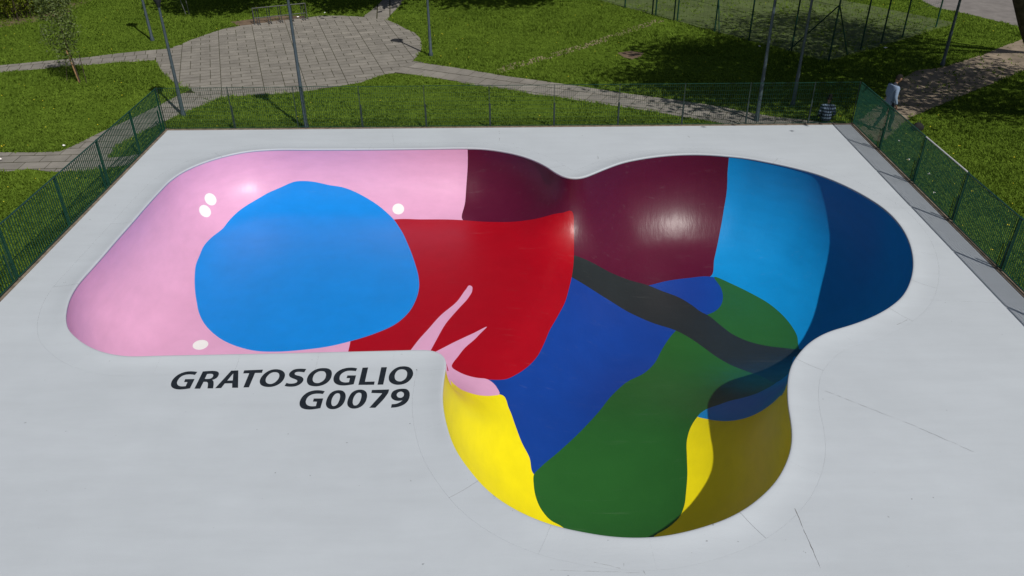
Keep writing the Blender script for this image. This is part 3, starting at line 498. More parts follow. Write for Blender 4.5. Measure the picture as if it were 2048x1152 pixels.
# lettering painted on the deck (flat print)
def glyph_loop(lp):
    n = len(lp); corners = [i for i, p in enumerate(lp) if len(p) > 2]
    P = [np.array(p[:2]) for p in lp]
    if not corners: return catmull(P, True, .012)
    out = []
    for a, b_ in zip(corners, corners[1:] + [corners[0] + n]):
        seg = [P[i % n] for i in range(a, b_ + 1)]
        out.extend(list(catmull(seg, False, .012))[:-1] if len(seg) > 2 else [seg[0]])
    return np.array(out)
for ch, loops in GLYPHS:
    Ls = [[tuple(p) for p in glyph_loop(l)] for l in loops]
    o = flat_sheet('letter', Ls[0], .004, M['letter'], Ls[1:]); o.parent = deck; o['label'] = 'painted dark character %s' % ch

# cracks and patched joints in the deck paint
def crack(P, w):
    P = [Vector((x, y)) for x, y in P]; F = []; V = []
    n = max(2, int(sum((q - p).length for p, q in zip(P, P[1:])) / .06)); Q = resample(np.array([(p.x, p.y) for p in P]), n, False)
    for i in range(n):
        t = Q[min(i + 1, n - 1)] - Q[max(i - 1, 0)]; t = t / np.hypot(*t); nn = np.array([-t[1], t[0]]); j = rng.normal(0, .004)
        ww = w * (.25 + 1.1 * rng.random()) * (0.1 if rng.random() < .25 else 1)
        for s in (-1, 1): q = Q[i] + nn * (j + s * ww / 2); V.append((q[0], q[1], .003))
    for i in range(n - 1): F.append((2 * i, 2 * i + 2, 2 * i + 3, 2 * i + 1))
    me = bpy.data.meshes.new('crack'); me.from_pydata(V, [], F); me.update(); o = link('crack', me, M['crack']); o.parent = deck
for P, w in CRACKS: crack(P, w * .55)

# ------------------------------------------------------------------ plaza and paths: sheets of bedding with single pavers on them
PZ0, PZ1 = GZ + .002, GZ + .012
def paver_field(root, outline, org, ang, cells, gap=.020, gv=.050):
    """cells: list of (u0,u1,v0,v1) in a frame at org turned by ang; each is cut to the outline"""
    cs, sn = math.cos(ang), math.sin(ang); shared = {}; made = []
    poly = np.array(outline)
    for (u0, u1, v0, v1) in cells:
        q = [(u0 + gap / 2, v0 + gv / 2), (u1 - gap / 2, v0 + gv / 2), (u1 - gap / 2, v1 - gv / 2), (u0 + gap / 2, v1 - gv / 2)]
        w = [(org[0] + a * cs - b_ * sn, org[1] + a * sn + b_ * cs) for a, b_ in q]
        c = np.array([[(u0 + u1) / 2, (v0 + v1) / 2]]); wc = (org[0] + c[0, 0] * cs - c[0, 1] * sn, org[1] + c[0, 0] * sn + c[0, 1] * cs)
        ins = inside(np.array(w), poly)
        if ins.all():
            made.append(('s', (round(u1 - u0, 3), round(v1 - v0, 3)), wc, (u1 - u0) * (v1 - v0)))
        elif ins.any() or inside(np.array([wc]), poly)[0]:
            r_ = clip_convex(outline, w)
            if len(r_) > 2 and area(r_) > .012: made.append(('c', r_, wc, area(r_)))
    made.sort(key=lambda t: (t[2][1] > 0, t[2][1]))           # nearest first
    rest = MB()
    for k, it in enumerate(made):
        tilt = (random.gauss(0, .003), random.gauss(0, .003)); dz = abs(random.gauss(0, .0015))
        if it[0] == 's':
            if it[1] not in shared:
                hx, hy = it[1][0] / 2 - gap / 2, it[1][1] / 2 - gv / 2
                shared[it[1]] = MB().prism([(-hx, -hy), (hx, -hy), (hx, hy), (-hx, hy)], PZ0, PZ1, .003).mesh('paver'); shared[it[1]].materials.append(M['paver'])
            if k < 300:
                o = bpy.data.objects.new('paver', shared[it[1]]); COL.objects.link(o); o.parent = root
                o.location = (it[2][0], it[2][1], dz); o.rotation_euler = (tilt[0], tilt[1], ang)
            else:
                hx, hy = it[1][0] / 2 - gap / 2, it[1][1] / 2 - gv / 2
                rest.prism([(it[2][0] + a * cs - b_ * sn, it[2][1] + a * sn + b_ * cs) for a, b_ in ((-hx, -hy), (hx, -hy), (hx, hy), (-hx, hy))], PZ0, PZ1 + abs(dz) * .4, .003)
        else:
            loc = [(p[0] - it[2][0], p[1] - it[2][1]) for p in ccw(it[1])]
            if k < 300:
                o = MB().prism(loc, PZ0, PZ1, .003).build('paver', M['paver'], root); o.location = (it[2][0], it[2][1], dz)
            else: rest.prism(ccw(it[1]), PZ0, PZ1 + abs(dz) * .4, .003)
    if rest.v: tag(rest.build('pavers', M['paver'], root), kind='stuff')
    return len(made)

def running_bond(u_rng, v_rng, strip, row):
    """strips 'strip' wide holding rows of two long slabs or half-long-half slabs, strips shifted against each other"""
    out = []; h = strip / 4; u = u_rng[0]; k = 0
    while u < u_rng[1]:
        v = v_rng[0] + (random.random() - 1) * row; r_ = 0
        while v < v_rng[1]:
            cuts = [0, 2, 4] if (r_ + k) % 2 else [0, 1, 3, 4]
            if random.random() < .12: cuts = [0, 1, 2, 3, 4] if random.random() < .5 else [0, 2, 3, 4]
            out += [(u + a * h, u + b_ * h, v, v + row) for a, b_ in zip(cuts, cuts[1:])]
            v += row; r_ += 1
        u += strip; k += 1
    return out

M['joint'] = mat('joint_moss', (.040, .042, .018), .95, .4, 3, .3, 30, .1)
plaza = tag(flat_sheet('plaza', PLAZA, GZ + .003, M['joint']), kind='structure')
a = R(17.6)
paver_field(plaza, PLAZA, (-8.9, 33.2), a, running_bond((-7.2, 7.2), (-7.2, 7.2), 1.46, .375))
def path_cells(u_rng, v_rng, du, dv, stag=.5):
    out = []; v = v_rng[0]; k = 0
    while v < v_rng[1]:
        u = u_rng[0] - (du * stag if k % 2 else 0)
        while u < u_rng[1]: out.append((u, u + du, v, v + dv)); u += du
        v += dv; k += 1
    return out
path = tag(flat_sheet('path', PATH_R, GZ + .0035, M['joint']), kind='structure')
paver_field(path, PATH_R, (3.0, 28.0), R(-25.5), path_cells((-9, 9), (-3.4, 3.4), .52, .73))
path2 = tag(flat_sheet('path', PATH_L, GZ + .0035, M['joint']), kind='structure')
paver_field(path2, PATH_L, (-17.4, 31.7), R(17.5), path_cells((-5, 5), (-1.6, 1.6), .42, .62, .25))
path3 = tag(flat_sheet('path', PATH_SW, GZ + .0035, M['joint']), kind='structure')
paver_field(path3, PATH_SW, (-13, 22), R(2), path_cells((-4, 4), (-1.6, 7.2), .74, .5))
path4 = tag(flat_sheet('path', PATH_TOP, GZ + .0035, M['joint']), kind='structure')
paver_field(path4, PATH_TOP, (-6, 40.5), R(97), path_cells((-3.4, 3.4), (-1.4, 1.4), .42, .6))
dirt = tag(flat_sheet('dirt_path', DIRT, GZ + .006, M['dirt']), kind='structure')
road = tag(flat_sheet('road', ROAD, GZ + .005, M['road']), kind='structure')
soil1 = tag(flat_sheet('bare_soil', SOILR, GZ + .007, M['soil']), kind='structure')
soil2 = tag(flat_sheet('bare_soil', BED, GZ + .0055, M['soil']), kind='structure')
HB = [(-25, 36.6), (-23.4, 37.0), (-22.2, 38.1), (-21.2, 38.8), (-21.2, 42.8), (-25, 42.8)]
tag(flat_sheet('bare_soil', HB, GZ + .004, M['soil']), kind='structure')
# court: bounded by the tall posts
cA, cB = np.array((12.26, 31.02)), np.array((6.75, 38.46)); e1 = (cB - cA) / np.hypot(*(cB - cA)); e2 = np.array((e1[1], -e1[0]))
COURT = [tuple(cA), tuple(cA + e2 * 9.5), tuple(cA + e2 * 9.5 + e1 * 22), tuple(cA + e1 * 22)]
tag(flat_sheet('court', COURT, GZ + .004, M['court']), kind='structure')
# worn strip of small paving setts leading to the court
setts = MB(); TR = resample(np.array(TRAIL), 90, False)
for i in range(90):
    t = TR[min(i + 1, 89)] - TR[max(i - 1, 0)]; an = math.atan2(t[1], t[0]); nn = np.array([-math.sin(an), math.cos(an)])
    for k in (-1, 0, 1):
        if random.random() < .4: continue
        c = TR[i] + nn * (k * .17 + random.gauss(0, .03)); s = random.uniform(.035, .065)
        setts.box((c[0], c[1], GZ + .02), (s * 1.3, s * 1.6, .05), an + random.gauss(0, .2), .85)
M['sett'] = mat('sett_stone', (.21, .19, .10), .9, .3, 6, .3, 40, .2, island=.3)
tag(setts.build('paving_setts', M['sett']), 'worn strip of small pale setts crossing the lawn to the court', 'paving', kind='stuff')

# ------------------------------------------------------------------ grass
def in_any(X, polys):
    m = np.zeros(len(X), bool)
    for p in polys: m |= inside(X, np.array(p))
    return m
HARD = [PLAZA, PATH_R, PATH_L, PATH_SW, PATH_TOP, ROAD]
def vnoise(X, s, seed):
    r_ = np.random.default_rng(seed); out = np.zeros(len(X))
    for k in range(7):
        d = r_.normal(size=2); d /= np.hypot(*d); out += np.sin(X @ d * s * (1 + .35 * k) + r_.uniform(0, 6.28)) / (1 + .3 * k)
    return out / 2.2
def scatter(n, x0, x1, y0, y1): return np.column_stack([rng.uniform(x0, x1, n), rng.uniform(y0, y1, n)])
S = np.vstack([scatter(190000, -27, 25, 24.27, 44.5), scatter(42000, -20, -10.92, 12, 24.27), scatter(46000, 10.82, 20, 11, 24.27)])
S = S[np.abs(S[:, 0]) < .66 * S[:, 1] + 4.0]
hard = in_any(S, HARD); S = S[~hard]
dirtm = in_any(S, [DIRT, SOILR, BED]); S = S[~dirtm | (rng.random(len(S)) < .05)]
ct = in_any(S, [COURT]); S = S[~ct | (rng.random(len(S)) < .10)]
dens = .85 + .4 * vnoise(S, 1.3, 3); S = S[rng.random(len(S)) < np.clip(dens, .25, 1)]
nt_ = len(S); NB = 4
hgt = np.clip(.065 + .028 * vnoise(S, .8, 5) + .025 * vnoise(S, 3.1, 9), .03, .16)
# longer fringe against edges of paving and fences
base = np.repeat(S, NB, 0) + rng.normal(0, .035, (nt_ * NB, 2)); hh = np.repeat(hgt, NB) * rng.uniform(.55, 1.35, nt_ * NB)
an = rng.uniform(0, 2 * math.pi, nt_ * NB); wd = rng.uniform(.010, .028, nt_ * NB); ln = rng.uniform(.3, 1.5, nt_ * NB) * hh; la = rng.uniform(0, 2 * math.pi, nt_ * NB)
V = np.empty((nt_ * NB, 3, 3))
V[:, 0] = np.column_stack([base[:, 0] - np.cos(an) * wd, base[:, 1] - np.sin(an) * wd, np.full(nt_ * NB, GZ)])
V[:, 1] = np.column_stack([base[:, 0] + np.cos(an) * wd, base[:, 1] + np.sin(an) * wd, np.full(nt_ * NB, GZ)])
V[:, 2] = np.column_stack([base[:, 0] + np.cos(la) * ln, base[:, 1] + np.sin(la) * ln, GZ + hh])
gme = mesh_np('grass', V.reshape(-1, 3), np.arange(nt_ * NB * 3).reshape(-1, 3))
tag(link('grass', gme, M['grass']), 'short green clover and grass of the park lawn', 'grass', kind='stuff')
# dandelions and daisies
fl = S[rng.choice(nt_, 360, replace=False)]; fl = fl[vnoise(fl, .5, 21) > -.35]
fb = MB()
for x, y in fl:
    r_ = random.uniform(.012, .024); z = GZ + random.uniform(.07, .13)
    fb.add([(x + r_ * math.cos(k * 1.2566), y + r_ * math.sin(k * 1.2566), z) for k in range(5)] + [(x, y, z + .012)], [(k, (k + 1) % 5, 5) for k in range(5)])
tag(fb.build('dandelions', M['flower']), 'scattered small yellow dandelion heads in the lawn', 'flowers', kind='stuff')

# ------------------------------------------------------------------ fences round the deck
FH = 1.33
def grating(w, pitch, z0=.055, z1=FH, bw=.0045, bd=.022, hp=.132):
    m = MB(); n = int(round(w / pitch)); 
    for i in range(n + 1):
        x = -w / 2 + w * i / n; m.box((x, 0, (z0 + z1) / 2), (bw, bd, z1 - z0))
    k = 1; z = z0 + hp
    while z < z1 - .05: m.box((0, .003, z), (w, .0042, .0042)); z += hp
    return m.mesh('grating')
def frame_rail(w, h): return MB().box((0, 0, 0), (w + .008, .028 if h > .015 else .016, h)).mesh('rail')
def fence(p0, p1, posts, label, post_kind):
    p0, p1 = Vector((*p0, 0)), Vector((*p1, 0)); L = (p1 - p0).length; d = (p1 - p0) / L; an = math.atan2(d.y, d.x)
    root = empty('mesh_fence', p0, an); tag(root, label, 'fence', 'green grating fences round the deck'); cache = {}
    for a, b_ in zip(posts, posts[1:]):
        w = round(b_ - a - .05, 3)
        if w not in cache:
            cache[w] = (grating(w, {'slim': .062, 'left': .09, 'right': .064}[post_kind], bw=.003 if post_kind == 'slim' else .0036), frame_rail(w, .011 if post_kind == 'slim' else .022)); cache[w][0].materials.append(M['green']); cache[w][1].materials.append(M['green'])
        g = bpy.data.objects.new('grating_panel', cache[w][0]); COL.objects.link(g); g.parent = root; g.location = ((a + b_) / 2, 0, random.gauss(0, .006)); g['kind'] = 'stuff'
        for nm, z in (('top_rail', FH), ('bottom_rail', .055)):
            r_ = bpy.data.objects.new(nm, cache[w][1]); COL.objects.link(r_); r_.parent = root; r_.location = g.location + Vector((0, 0, z))
    for i, x in enumerate(posts):
        if post_kind != 'slim':
            p = MB().box((0, .03, FH / 2 - .02), (.075, .012, FH + .04)).build('post', M['green'], root)
            if i % 2 == 1 or random.random() < .3:
                s_ = MB().box((-.13, .05, .33), (.06, .02, .70)).build('stub_post', M['green'], root); s_.location = (x, 0, 0)
        else:
            p = MB().box((0, .02, FH / 2), (.016, .018, FH + .03)).build('post', M['stub'], root)
            if 0 < i < len(posts) - 1 and i != 2:
                s_ = MB().box((.012, .045, .36), (.055, .018, .76)).build('stub_post', M['stub'], root); s_.location = (x, 0, 0)
        p.location = (x, 0, 0)
    return root
fence((X0 - .07, 3.1), (X0 - .07, Y1 + .06), [0, 2.6, 4.9, 7.2, 9.6, 12.09, 14.6, 16.9, 19.07, 21.05], 'green grating fence along the left edge of the deck', 'left')
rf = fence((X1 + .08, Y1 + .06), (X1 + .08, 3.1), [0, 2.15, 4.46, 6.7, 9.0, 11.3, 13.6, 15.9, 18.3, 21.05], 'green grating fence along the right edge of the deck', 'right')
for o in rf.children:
    if o.name.startswith('top_rail') and abs(o.location.x - 5.58) < .2:      # sun glint on one top rail length, put in as a paler colour
        o.data = o.data.copy(); o.data.materials.clear(); o.data.materials.append(mat('glint_rail', (.5, .52, .53), .4, .05, 5)); o['label'] = 'length of top rail coloured pale for a sun glint'
fence((X0 - .07, Y1 + .08), (X1 + .08, Y1 + .08), [0, 2.14, 4.14, 6.14, 8.14, 10.14, 12.14, 14.14, 16.14, 18.14, 20.1, 21.47], 'green grating fence across the far edge of the deck', 'slim')

# ------------------------------------------------------------------ street lamps
def lamp():
    root = empty('street_lamp')
    MB().lathe([(.085, GZ - .02), (.085, .05), (.062, .10), (.058, 1.1), (.052, 1.12), (.040, 3.44)], 12).build('pole', M['steel'], root, True)
    MB().lathe([(.04, 3.38), (.055, 3.42), (.075, 3.50), (.125, 3.60), (.128, 3.64), (.05, 3.645)], 14).build('lantern_collar', M['darkmetal'], root, True)
    c = MB().lathe([(.05, 4.03), (.24, 4.035), (.27, 4.06), (.25, 4.10), (.12, 4.17), (.02, 4.20)], 18).build('lantern_cap', M['darkmetal'], root, True)
    for s in (-1, 1): MB().tube([(s * .115, 0, 3.62), (s * .19, 0, 3.85), (s * .20, 0, 4.05)], .012, 6).build('arm', M['darkmetal'], root)
    MB().lathe([(.06, 3.645), (.10, 3.75), (.12, 3.9), (.115, 4.03)], 14).build('lantern_glass', M['glass'], root, True)
    return root
LL = ['grey lamp post on the lawn left of the paved circle, mostly out of frame', 'grey lamp post with dark lantern just outside the far left fence corner', 'tall blue grey lamp post behind the far fence in front of the paved circle', 'grey lamp post on the lawn at the right rim of the paved circle',
      'pale grey lamp post by the far fence where the paved path ends', 'lamp post with dark lantern standing in tree shade behind the far fence', 'dark pole at the corner of the dappled dirt path on the right']
l0 = lamp()
for i, (x, y) in enumerate(LAMPS):
    o = l0 if i == 0 else copy_tree(l0)
    o.location = (x, y, 0); o.rotation_euler = (random.gauss(0, .006), random.gauss(0, .006), R(20 + 15 * i)); o.scale = (1, 1, (1, 1, 1.2, .84, 1.2, 1, 1.1)[i]); tag(o, LL[i], 'street lamp', 'park lamp posts')
# two small notices stuck on the lamp by the far fence
lp = [o for o in bpy.data.objects if o.name.startswith('street_lamp') and abs(o.location.x - LAMPS[2][0]) < .01][0]
for z in (1.05, .95):
    s_ = MB().lathe([(.0555, z), (.0560, z + .05)], 12).build('sticker', M['white'], lp)

# ------------------------------------------------------------------ court fence
court = empty('court_fence', (cA[0], cA[1], 0)); tag(court, 'tall dark green posts and wire of the court enclosure', 'fence')
def cpost(d, h=3.1, r_=.035): o = MB().lathe([(r_, GZ - .02), (r_, h)], 8).build('post', M['green'], court, True); o.location = (d[0], d[1], 0)
near = [0, 1.72, 3.84, 5.7, 7.9, 9.25, 11.3, 13.5]
for s in near: cpost(e1 * s)
cpost(e1 * 8.15 + e2 * .05); cpost(e1 * 9.5 + e2 * .03)
right = [2.5, 4.0, 5.6, 8.3]
for s in right: cpost(e2 * s * .97 + e1 * .2)
for tgt in (e1 * 1.55 - e2 * .15 + e1 * .2, e2 * 1.2): MB().tube([(0, 0, 2.05), (tgt[0], tgt[1], .0)], .026, 6).build('brace', M['green'], court)
MB().tube([(*(e1 * 5.85), 2.2), (*(e1 * 5.2 + e2 * -.3), 0)], .024, 6).build('brace', M['green'], court)
wires = MB()
for z in (.02, 1.0, 2.0, 3.05):
    q1, q2 = e1 * 13.5, e2 * 8.1 + e1 * .2
    wires.tube([(0, 0, z), (q1[0], q1[1], z)], .006, 4).tube([(0, 0, z), (q2[0], q2[1], z)], .006, 4)
for k in range(1, 68):
    q = e1 * k * .2; wires.tube([(q[0], q[1], 0), (q[0], q[1], 3.05)], .0022, 3, False)
for k in range(1, 40):
    q = (e2 * 8.1 + e1 * .2) * k / 40; wires.tube([(q[0], q[1], 0), (q[0], q[1], 3.05)], .0022, 3, False)
tag(wires.build('wire_mesh', M['green'], court), kind='stuff')

# ------------------------------------------------------------------ bike rack
M['rack'] = mat('rack_steel', (.085, .09, .09), .5, .2, 8, 0, 40, .4, .3)
rk = empty('bike_rack', (-11.56, 37.52, GZ), math.atan2(.93, 2.18)); tag(rk, 'grey metal bicycle rack at the far edge of the paved circle', 'bike rack')
for x in (0, 2.37):
    MB().tube([(x, -.10, 0), (x, .02, .72)], .022, 8).build('end_post', M['rack'], rk, True)
    MB().tube([(x, .34, 0), (x, .30, .30), (x, .02, .66)], .016, 8).build('end_brace', M['darkmetal'], rk, True)
MB().tube([(-.01, .02, .70), (2.38, .02, .70)], .020, 8).build('top_rail', M['rack'], rk, True)
MB().tube([(-.01, .03, .27), (2.38, .03, .27)], .017, 8).build('lower_rail', M['rack'], rk, True)
for x in (.13, .22, .62, .72, 1.12, 1.22, 1.62, 1.72, 2.15, 2.25):
    MB().tube([(x, .03, .70), (x, .05, .28), (x, -.18, .03), (x, -.30, .02)], .019, 6).build('wheel_hoop', M['darkmetal'], rk, True)

# ------------------------------------------------------------------ vegetation
def leaves(P, size, r_=None):
    """one quad (two triangles) per point, randomly turned"""
    n = len(P); g = rng
    a = g.normal(size=(n, 3)); a /= np.linalg.norm(a, axis=1)[:, None]; b_ = g.normal(size=(n, 3)); b_ -= a * (a * b_).sum(1)[:, None]; b_ /= np.linalg.norm(b_, axis=1)[:, None]
    s = (size * g.uniform(.6, 1.3, n))[:, None]
    V = np.stack([P - a * s, P + b_ * s * .5, P + a * s, P - b_ * s * .5], 1).reshape(-1, 3)
    return V, np.arange(4 * n).reshape(-1, 4)
def crown_points(c, rad, n, clumps, spread=.34):
    c = np.array(c); u = rng.normal(size=(clumps, 3)); u /= np.linalg.norm(u, axis=1)[:, None]; u *= (rng.uniform(.25, 1, clumps) ** .5)[:, None]
    cc = c + u * np.array(rad); k = rng.integers(0, clumps, n); sc = np.array(rad) * spread
    return cc[k] + rng.normal(size=(n, 3)) * sc * .55, cc
def tree(name, label, trunk, rad0, crown, crad, n, clumps, size, m='leaf', group=None, spread=.34):
    base = trunk[0]; root = empty(name, (base[0], base[1], GZ)); tag(root, label, 'tree', group)
    off = Vector((base[0], base[1], GZ)); pts_ = [Vector(p) - off for p in trunk]
    P, cc = crown_points(crown, crad, n, clumps, spread)
    MB().tube(pts_, [rad0 * (1 - .6 * i / (len(pts_) - 1)) * (1.35 if i == 0 else 1) for i in range(len(pts_))], 10).build('trunk', M['bark'], root, True)
    top = pts_[-1]
    for c in cc[:min(clumps, 16)]:
        e = Vector(c) - off; s_ = pts_[-1 if random.random() < .5 else -2]; mid = s_.lerp(e, .5) + Vector((0, 0, .25))
        MB().tube([s_, mid, e], [rad0 * .32, rad0 * .2, rad0 * .06], 6, False).build('limb', M['bark'], root, True)
    V, F = leaves(P - np.array(off), size)
    link('crown', mesh_np('crown', V, F), M[m], root)
    return root
tree('broadleaf_tree', 'leaning dark-barked tree whose trunk crosses the top right corner', [(17.2, 25.0, GZ), (16.3, 24.5, 1.5), (15.08, 24.05, 3.0), (14.1, 23.5, 4.2), (13.3, 22.9, 5.8)], .27, (12.3, 24.1, 8.3), (4.6, 3.6, 1.8), 19000, 90, .14, group='park trees')
tree('broadleaf_tree', 'tree right of the frame shading the dirt path', [(23.5, 24.0, GZ), (23, 23.8, 3), (21.5, 23.4, 6)], .24, (19.3, 22.6, 8.8), (4.2, 3.8, 2.3), 12000, 80, .12, group='park trees')
tree('broadleaf_tree', 'tree right of the frame shading the court corner', [(22.5, 30.2, GZ), (21.8, 30, 3), (19.5, 29.6, 6)], .24, (17.2, 28.6, 8.8), (4.6, 3.8, 2.3), 15000, 90, .10, group='park trees')
for x, lb in ((-14.5, 'broad tree far behind the left end of the bike rack'), (-8.2, 'broad tree far behind the path leading off the paved circle'), (-1.6, 'broad tree far behind the lamp post right of the paved circle')):
    tree('broadleaf_tree', lb, [(x, 45.5, GZ), (x, 45, 3), (x, 43.5, 5.5)], .26, (x + 3.2, 39.3, 7.4), (3.8, 3.7, 1.9), 11000, 46, .18, group='trees beyond the paved circle')
# young staked tree on the left lawn
sx, sy = -15.86, 29.15
st = tree('young_tree', 'slender young tree with sparse foliage and a wooden stake on the left lawn', [(sx + .12, sy + .05, GZ), (sx + .05, sy + .05, 1.2), (sx - .05, sy + .08, 2.4), (sx - .1, sy + .1, 4.2)], .022, (sx - .1, sy + .1, 2.15), (.62, .62, 1.5), 3000, 110, .045, 'sapleaf', spread=.3)
MB().tube([(-.02, -.02, 0), (-.20, .06, 1.25)], .024, 8).build('stake', M['wood'], st, True)
MB().tube([(-.55, .15, 0), (-.40, .3, 1.0)], .012, 6).build('stem', M['bark'], st, True)
MB().tube([(.22, .02, 0), (.12, .25, 1.0)], .012, 6).build('stem', M['bark'], st, True)
for (x, y, dx, h) in ((-15.31, 39.42, -.12, 1.1), (-15.15, 39.42, -.05, 1.9)):
    o = MB().tube([(0, 0, 0), (dx, 0, h * .6), (dx * 2.2, .05, h)], [.022, .018, .01], 6).build('bare_sapling', M['galv'], None, True); o.location = (x, y, GZ)
    tag(o, 'short bent pale sapling stick on the far left lawn' if h < 1.5 else 'taller straight pale sapling stick on the far left lawn', 'sapling')
# hedge
hp = []
for k in range(16000):
    t = random.random(); x = -25.5 + random.random() * 3.9; y = 37.6 + random.random() * 5.2
    if x > -24.4 + (y - 37.4) * 1.9: continue
    h = 1.75 + .25 * math.sin(x * 3.1) * math.cos(y * 2.3); z = h * random.random() ** .45
    hp.append((x, y, GZ + z))
V, F = leaves(np.array(hp), .065)
hd = empty('hedge', (-23.5, 40, GZ)); tag(hd, 'sunlit yellow-green hedge in the top left corner', 'hedge')
link('foliage', mesh_np('foliage', V - np.array((-23.5, 40, GZ)), F), M['hedge'], hd)
sm = MB()
for k in range(18): x = -25 + random.random() * 2.6; y = 38.3 + random.random() * 4; sm.tube([(x + 23.5, y - 40, 0), (x + 23.5 + random.gauss(0, .1), y - 40, 1.2)], [.03, .012], 5)
tag(sm.build('stems', M['bark'], hd), kind='stuff')

# ------------------------------------------------------------------ litter
LB = ['white scrap of paper under the bike rack', 'tiny pale scrap on the grass beyond the paved circle', 'pale scrap on the slabs of the lower left path', 'small white scrap on the verge by the lower left path', 'pale scrap on the grass outside the far right fence panel', 'round white scrap outside the second right fence panel',
      'small pale scrap outside the third right fence panel', 'tiny pale scrap lying nearest along the right fence', 'round pale lump by the court post', 'whitish scrap in the shade beside the court']
for i, (x, y) in enumerate(LITTER):
    s = .75 * (.10, .05, .05, .06, .05, .06, .05, .045, .11, .07)[i]; m = MB(); n = 9
    ring = [(s * random.uniform(.7, 1.2) * math.cos(6.283 * k / n), s * random.uniform(.5, .9) * math.sin(6.283 * k / n), random.uniform(0, .03)) for k in range(n)]
    m.add(ring + [(0, 0, .05), (0, 0, -.01)], [(k, (k + 1) % n, n) for k in range(n)] + [((k + 1) % n, k, n + 1) for k in range(n)])
    o = m.build('litter', M['white']); o.location = (x, y, GZ + .06); tag(o, LB[i], 'litter', 'scraps of litter')
# dark bag outside the right fence
bg_ = MB().lathe([(.05, 0), (.17, .01), (.20, .08), (.19, .18), (.13, .27), (.06, .31), (.02, .32)], 14).mesh('bag', True)
for v in bg_.vertices: v.co.x *= 1.15 + .12 * math.sin(v.co.z * 17 + v.co.y * 9); v.co.y *= .8
o = link('bag', bg_, M['black']); o.scale = (.8, .8, .8); o.location = (12.55, 23.75, GZ + .02); tag(o, 'small black bag on the grass outside the right fence', 'bag')
MB().tube([(-.05, 0, .29), (-.06, 0, .36), (0, 0, .39), (.06, 0, .36), (.05, 0, .29)], .012, 6).build('handle', M['black'], o, True)

# ------------------------------------------------------------------ people
def skin_mesh(name, joints, bones, m, parent, sub=2, root_j=0):
    """joints: list of (x,y,z,rx,ry); bones: pairs"""
    me = bpy.data.meshes.new(name); me.from_pydata([j[:3] for j in joints], bones, []); me.update()
    o = link(name, me, m, parent)
    md = o.modifiers.new('skin', 'SKIN'); md.use_smooth_shade = True
    if not me.skin_vertices: 
        bm = bmesh.new(); bm.from_mesh(me); bm.verts.layers.skin.verify(); bm.to_mesh(me); bm.free()
    for i, sv in enumerate(me.skin_vertices[0].data):
        sv.radius = (joints[i][3], joints[i][4]); sv.use_root = (i == root_j)
    ss = o.modifiers.new('sub', 'SUBSURF'); ss.levels = sub; ss.render_levels = sub
    return o
def head_mesh(name, c, m, parent, s=1.0, yaw=0, pitch=0):
    bm = bmesh.new(); bmesh.ops.create_uvsphere(bm, u_segments=20, v_segments=14, radius=1)
    for v in bm.verts:
        x, y, z = v.co
        y2 = y * (.098 if y > 0 else .100); x2 = x * (.076 - .012 * max(0, -z)); z2 = z * .118
        if y > .75 and -.35 < z < .15 and abs(x) < .22: y2 += .018 * (1 - abs(x) / .22)          # nose
        if y > .6 and .02 < z < .3 and .15 < abs(x) < .5: y2 -= .008                              # eye sockets
        if abs(x) > .9 and abs(z) < .3 and -.4 < y < .2: x2 *= 1.14                               # ears
        if z < -.6 and y > 0: y2 += .012                                                          # chin
        v.co = (x2 * s, y2 * s, z2 * s)
    me = bpy.data.meshes.new(name); bm.to_mesh(me); bm.free(); me.polygons.foreach_set('use_smooth', [True] * len(me.polygons))
    o = link(name, me, m, parent); o.location = c; o.rotation_euler = (pitch, 0, yaw); return o
def hair_mesh(parent_head, m, s=1.0):
    bm = bmesh.new(); bmesh.ops.create_uvsphere(bm, u_segments=20, v_segments=14, radius=1)
    dele = [v for v in bm.verts if v.co.z < (-.45 if v.co.y < .1 else .38)]; bmesh.ops.delete(bm, geom=dele, context='VERTS')
    for v in bm.verts: k = 1 + .05 * math.sin(v.co.x * 11) * math.cos(v.co.y * 9); v.co = (v.co.x * .086 * s * k, v.co.y * .110 * s * k - .006, v.co.z * .130 * s * k)
    me = bpy.data.meshes.new('hair'); bm.to_mesh(me); bm.free(); me.polygons.foreach_set('use_smooth', [True] * len(me.polygons))
    return link('hair', me, m, parent_head)
def hand_mesh(name, wrist, direc, side, m, parent, s=1.0):
    """palm and five curled fingers; direc points from wrist to fingertips"""
    w = Vector(wrist); d = Vector(direc).normalized(); sd = Vector(side).normalized(); nrm = d.cross(sd)
    J = []; Bn = []
    def add(p, r_): J.append((p.x, p.y, p.z, r_ * s, r_ * s)); return len(J) - 1
    a = add(w, .022); b_ = add(w + d * .05 * s, .030); Bn.append((a, b_))
    for k, (off, ln) in enumerate(((-.03, .062), (-.010, .072), (.010, .068), (.029, .052))):
        p1 = w + d * .082 * s + sd * off * s; i1 = add(p1, .0095); i2 = add(p1 + (d * .6 + nrm * .25) * ln * .55 * s, .0088); i3 = add(p1 + (d * .75 + nrm * .65) * ln * s, .0075)
        Bn += [(b_, i1), (i1, i2), (i2, i3)]
    t1 = add(w + d * .035 * s - sd * .035 * s, .010); t2 = add(w + d * .065 * s - sd * .052 * s + nrm * .015, .009); Bn += [(a, t1), (t1, t2)]
    return skin_mesh(name, J, Bn, m, parent, 1)

# walker in a pale shirt, outside the right fence, looking down, heading right
wk = empty('person', (11.5, 23.75, GZ), R(-80)); tag(wk, 'person in pale blue shirt walking outside the right fence, head bowed', 'person')
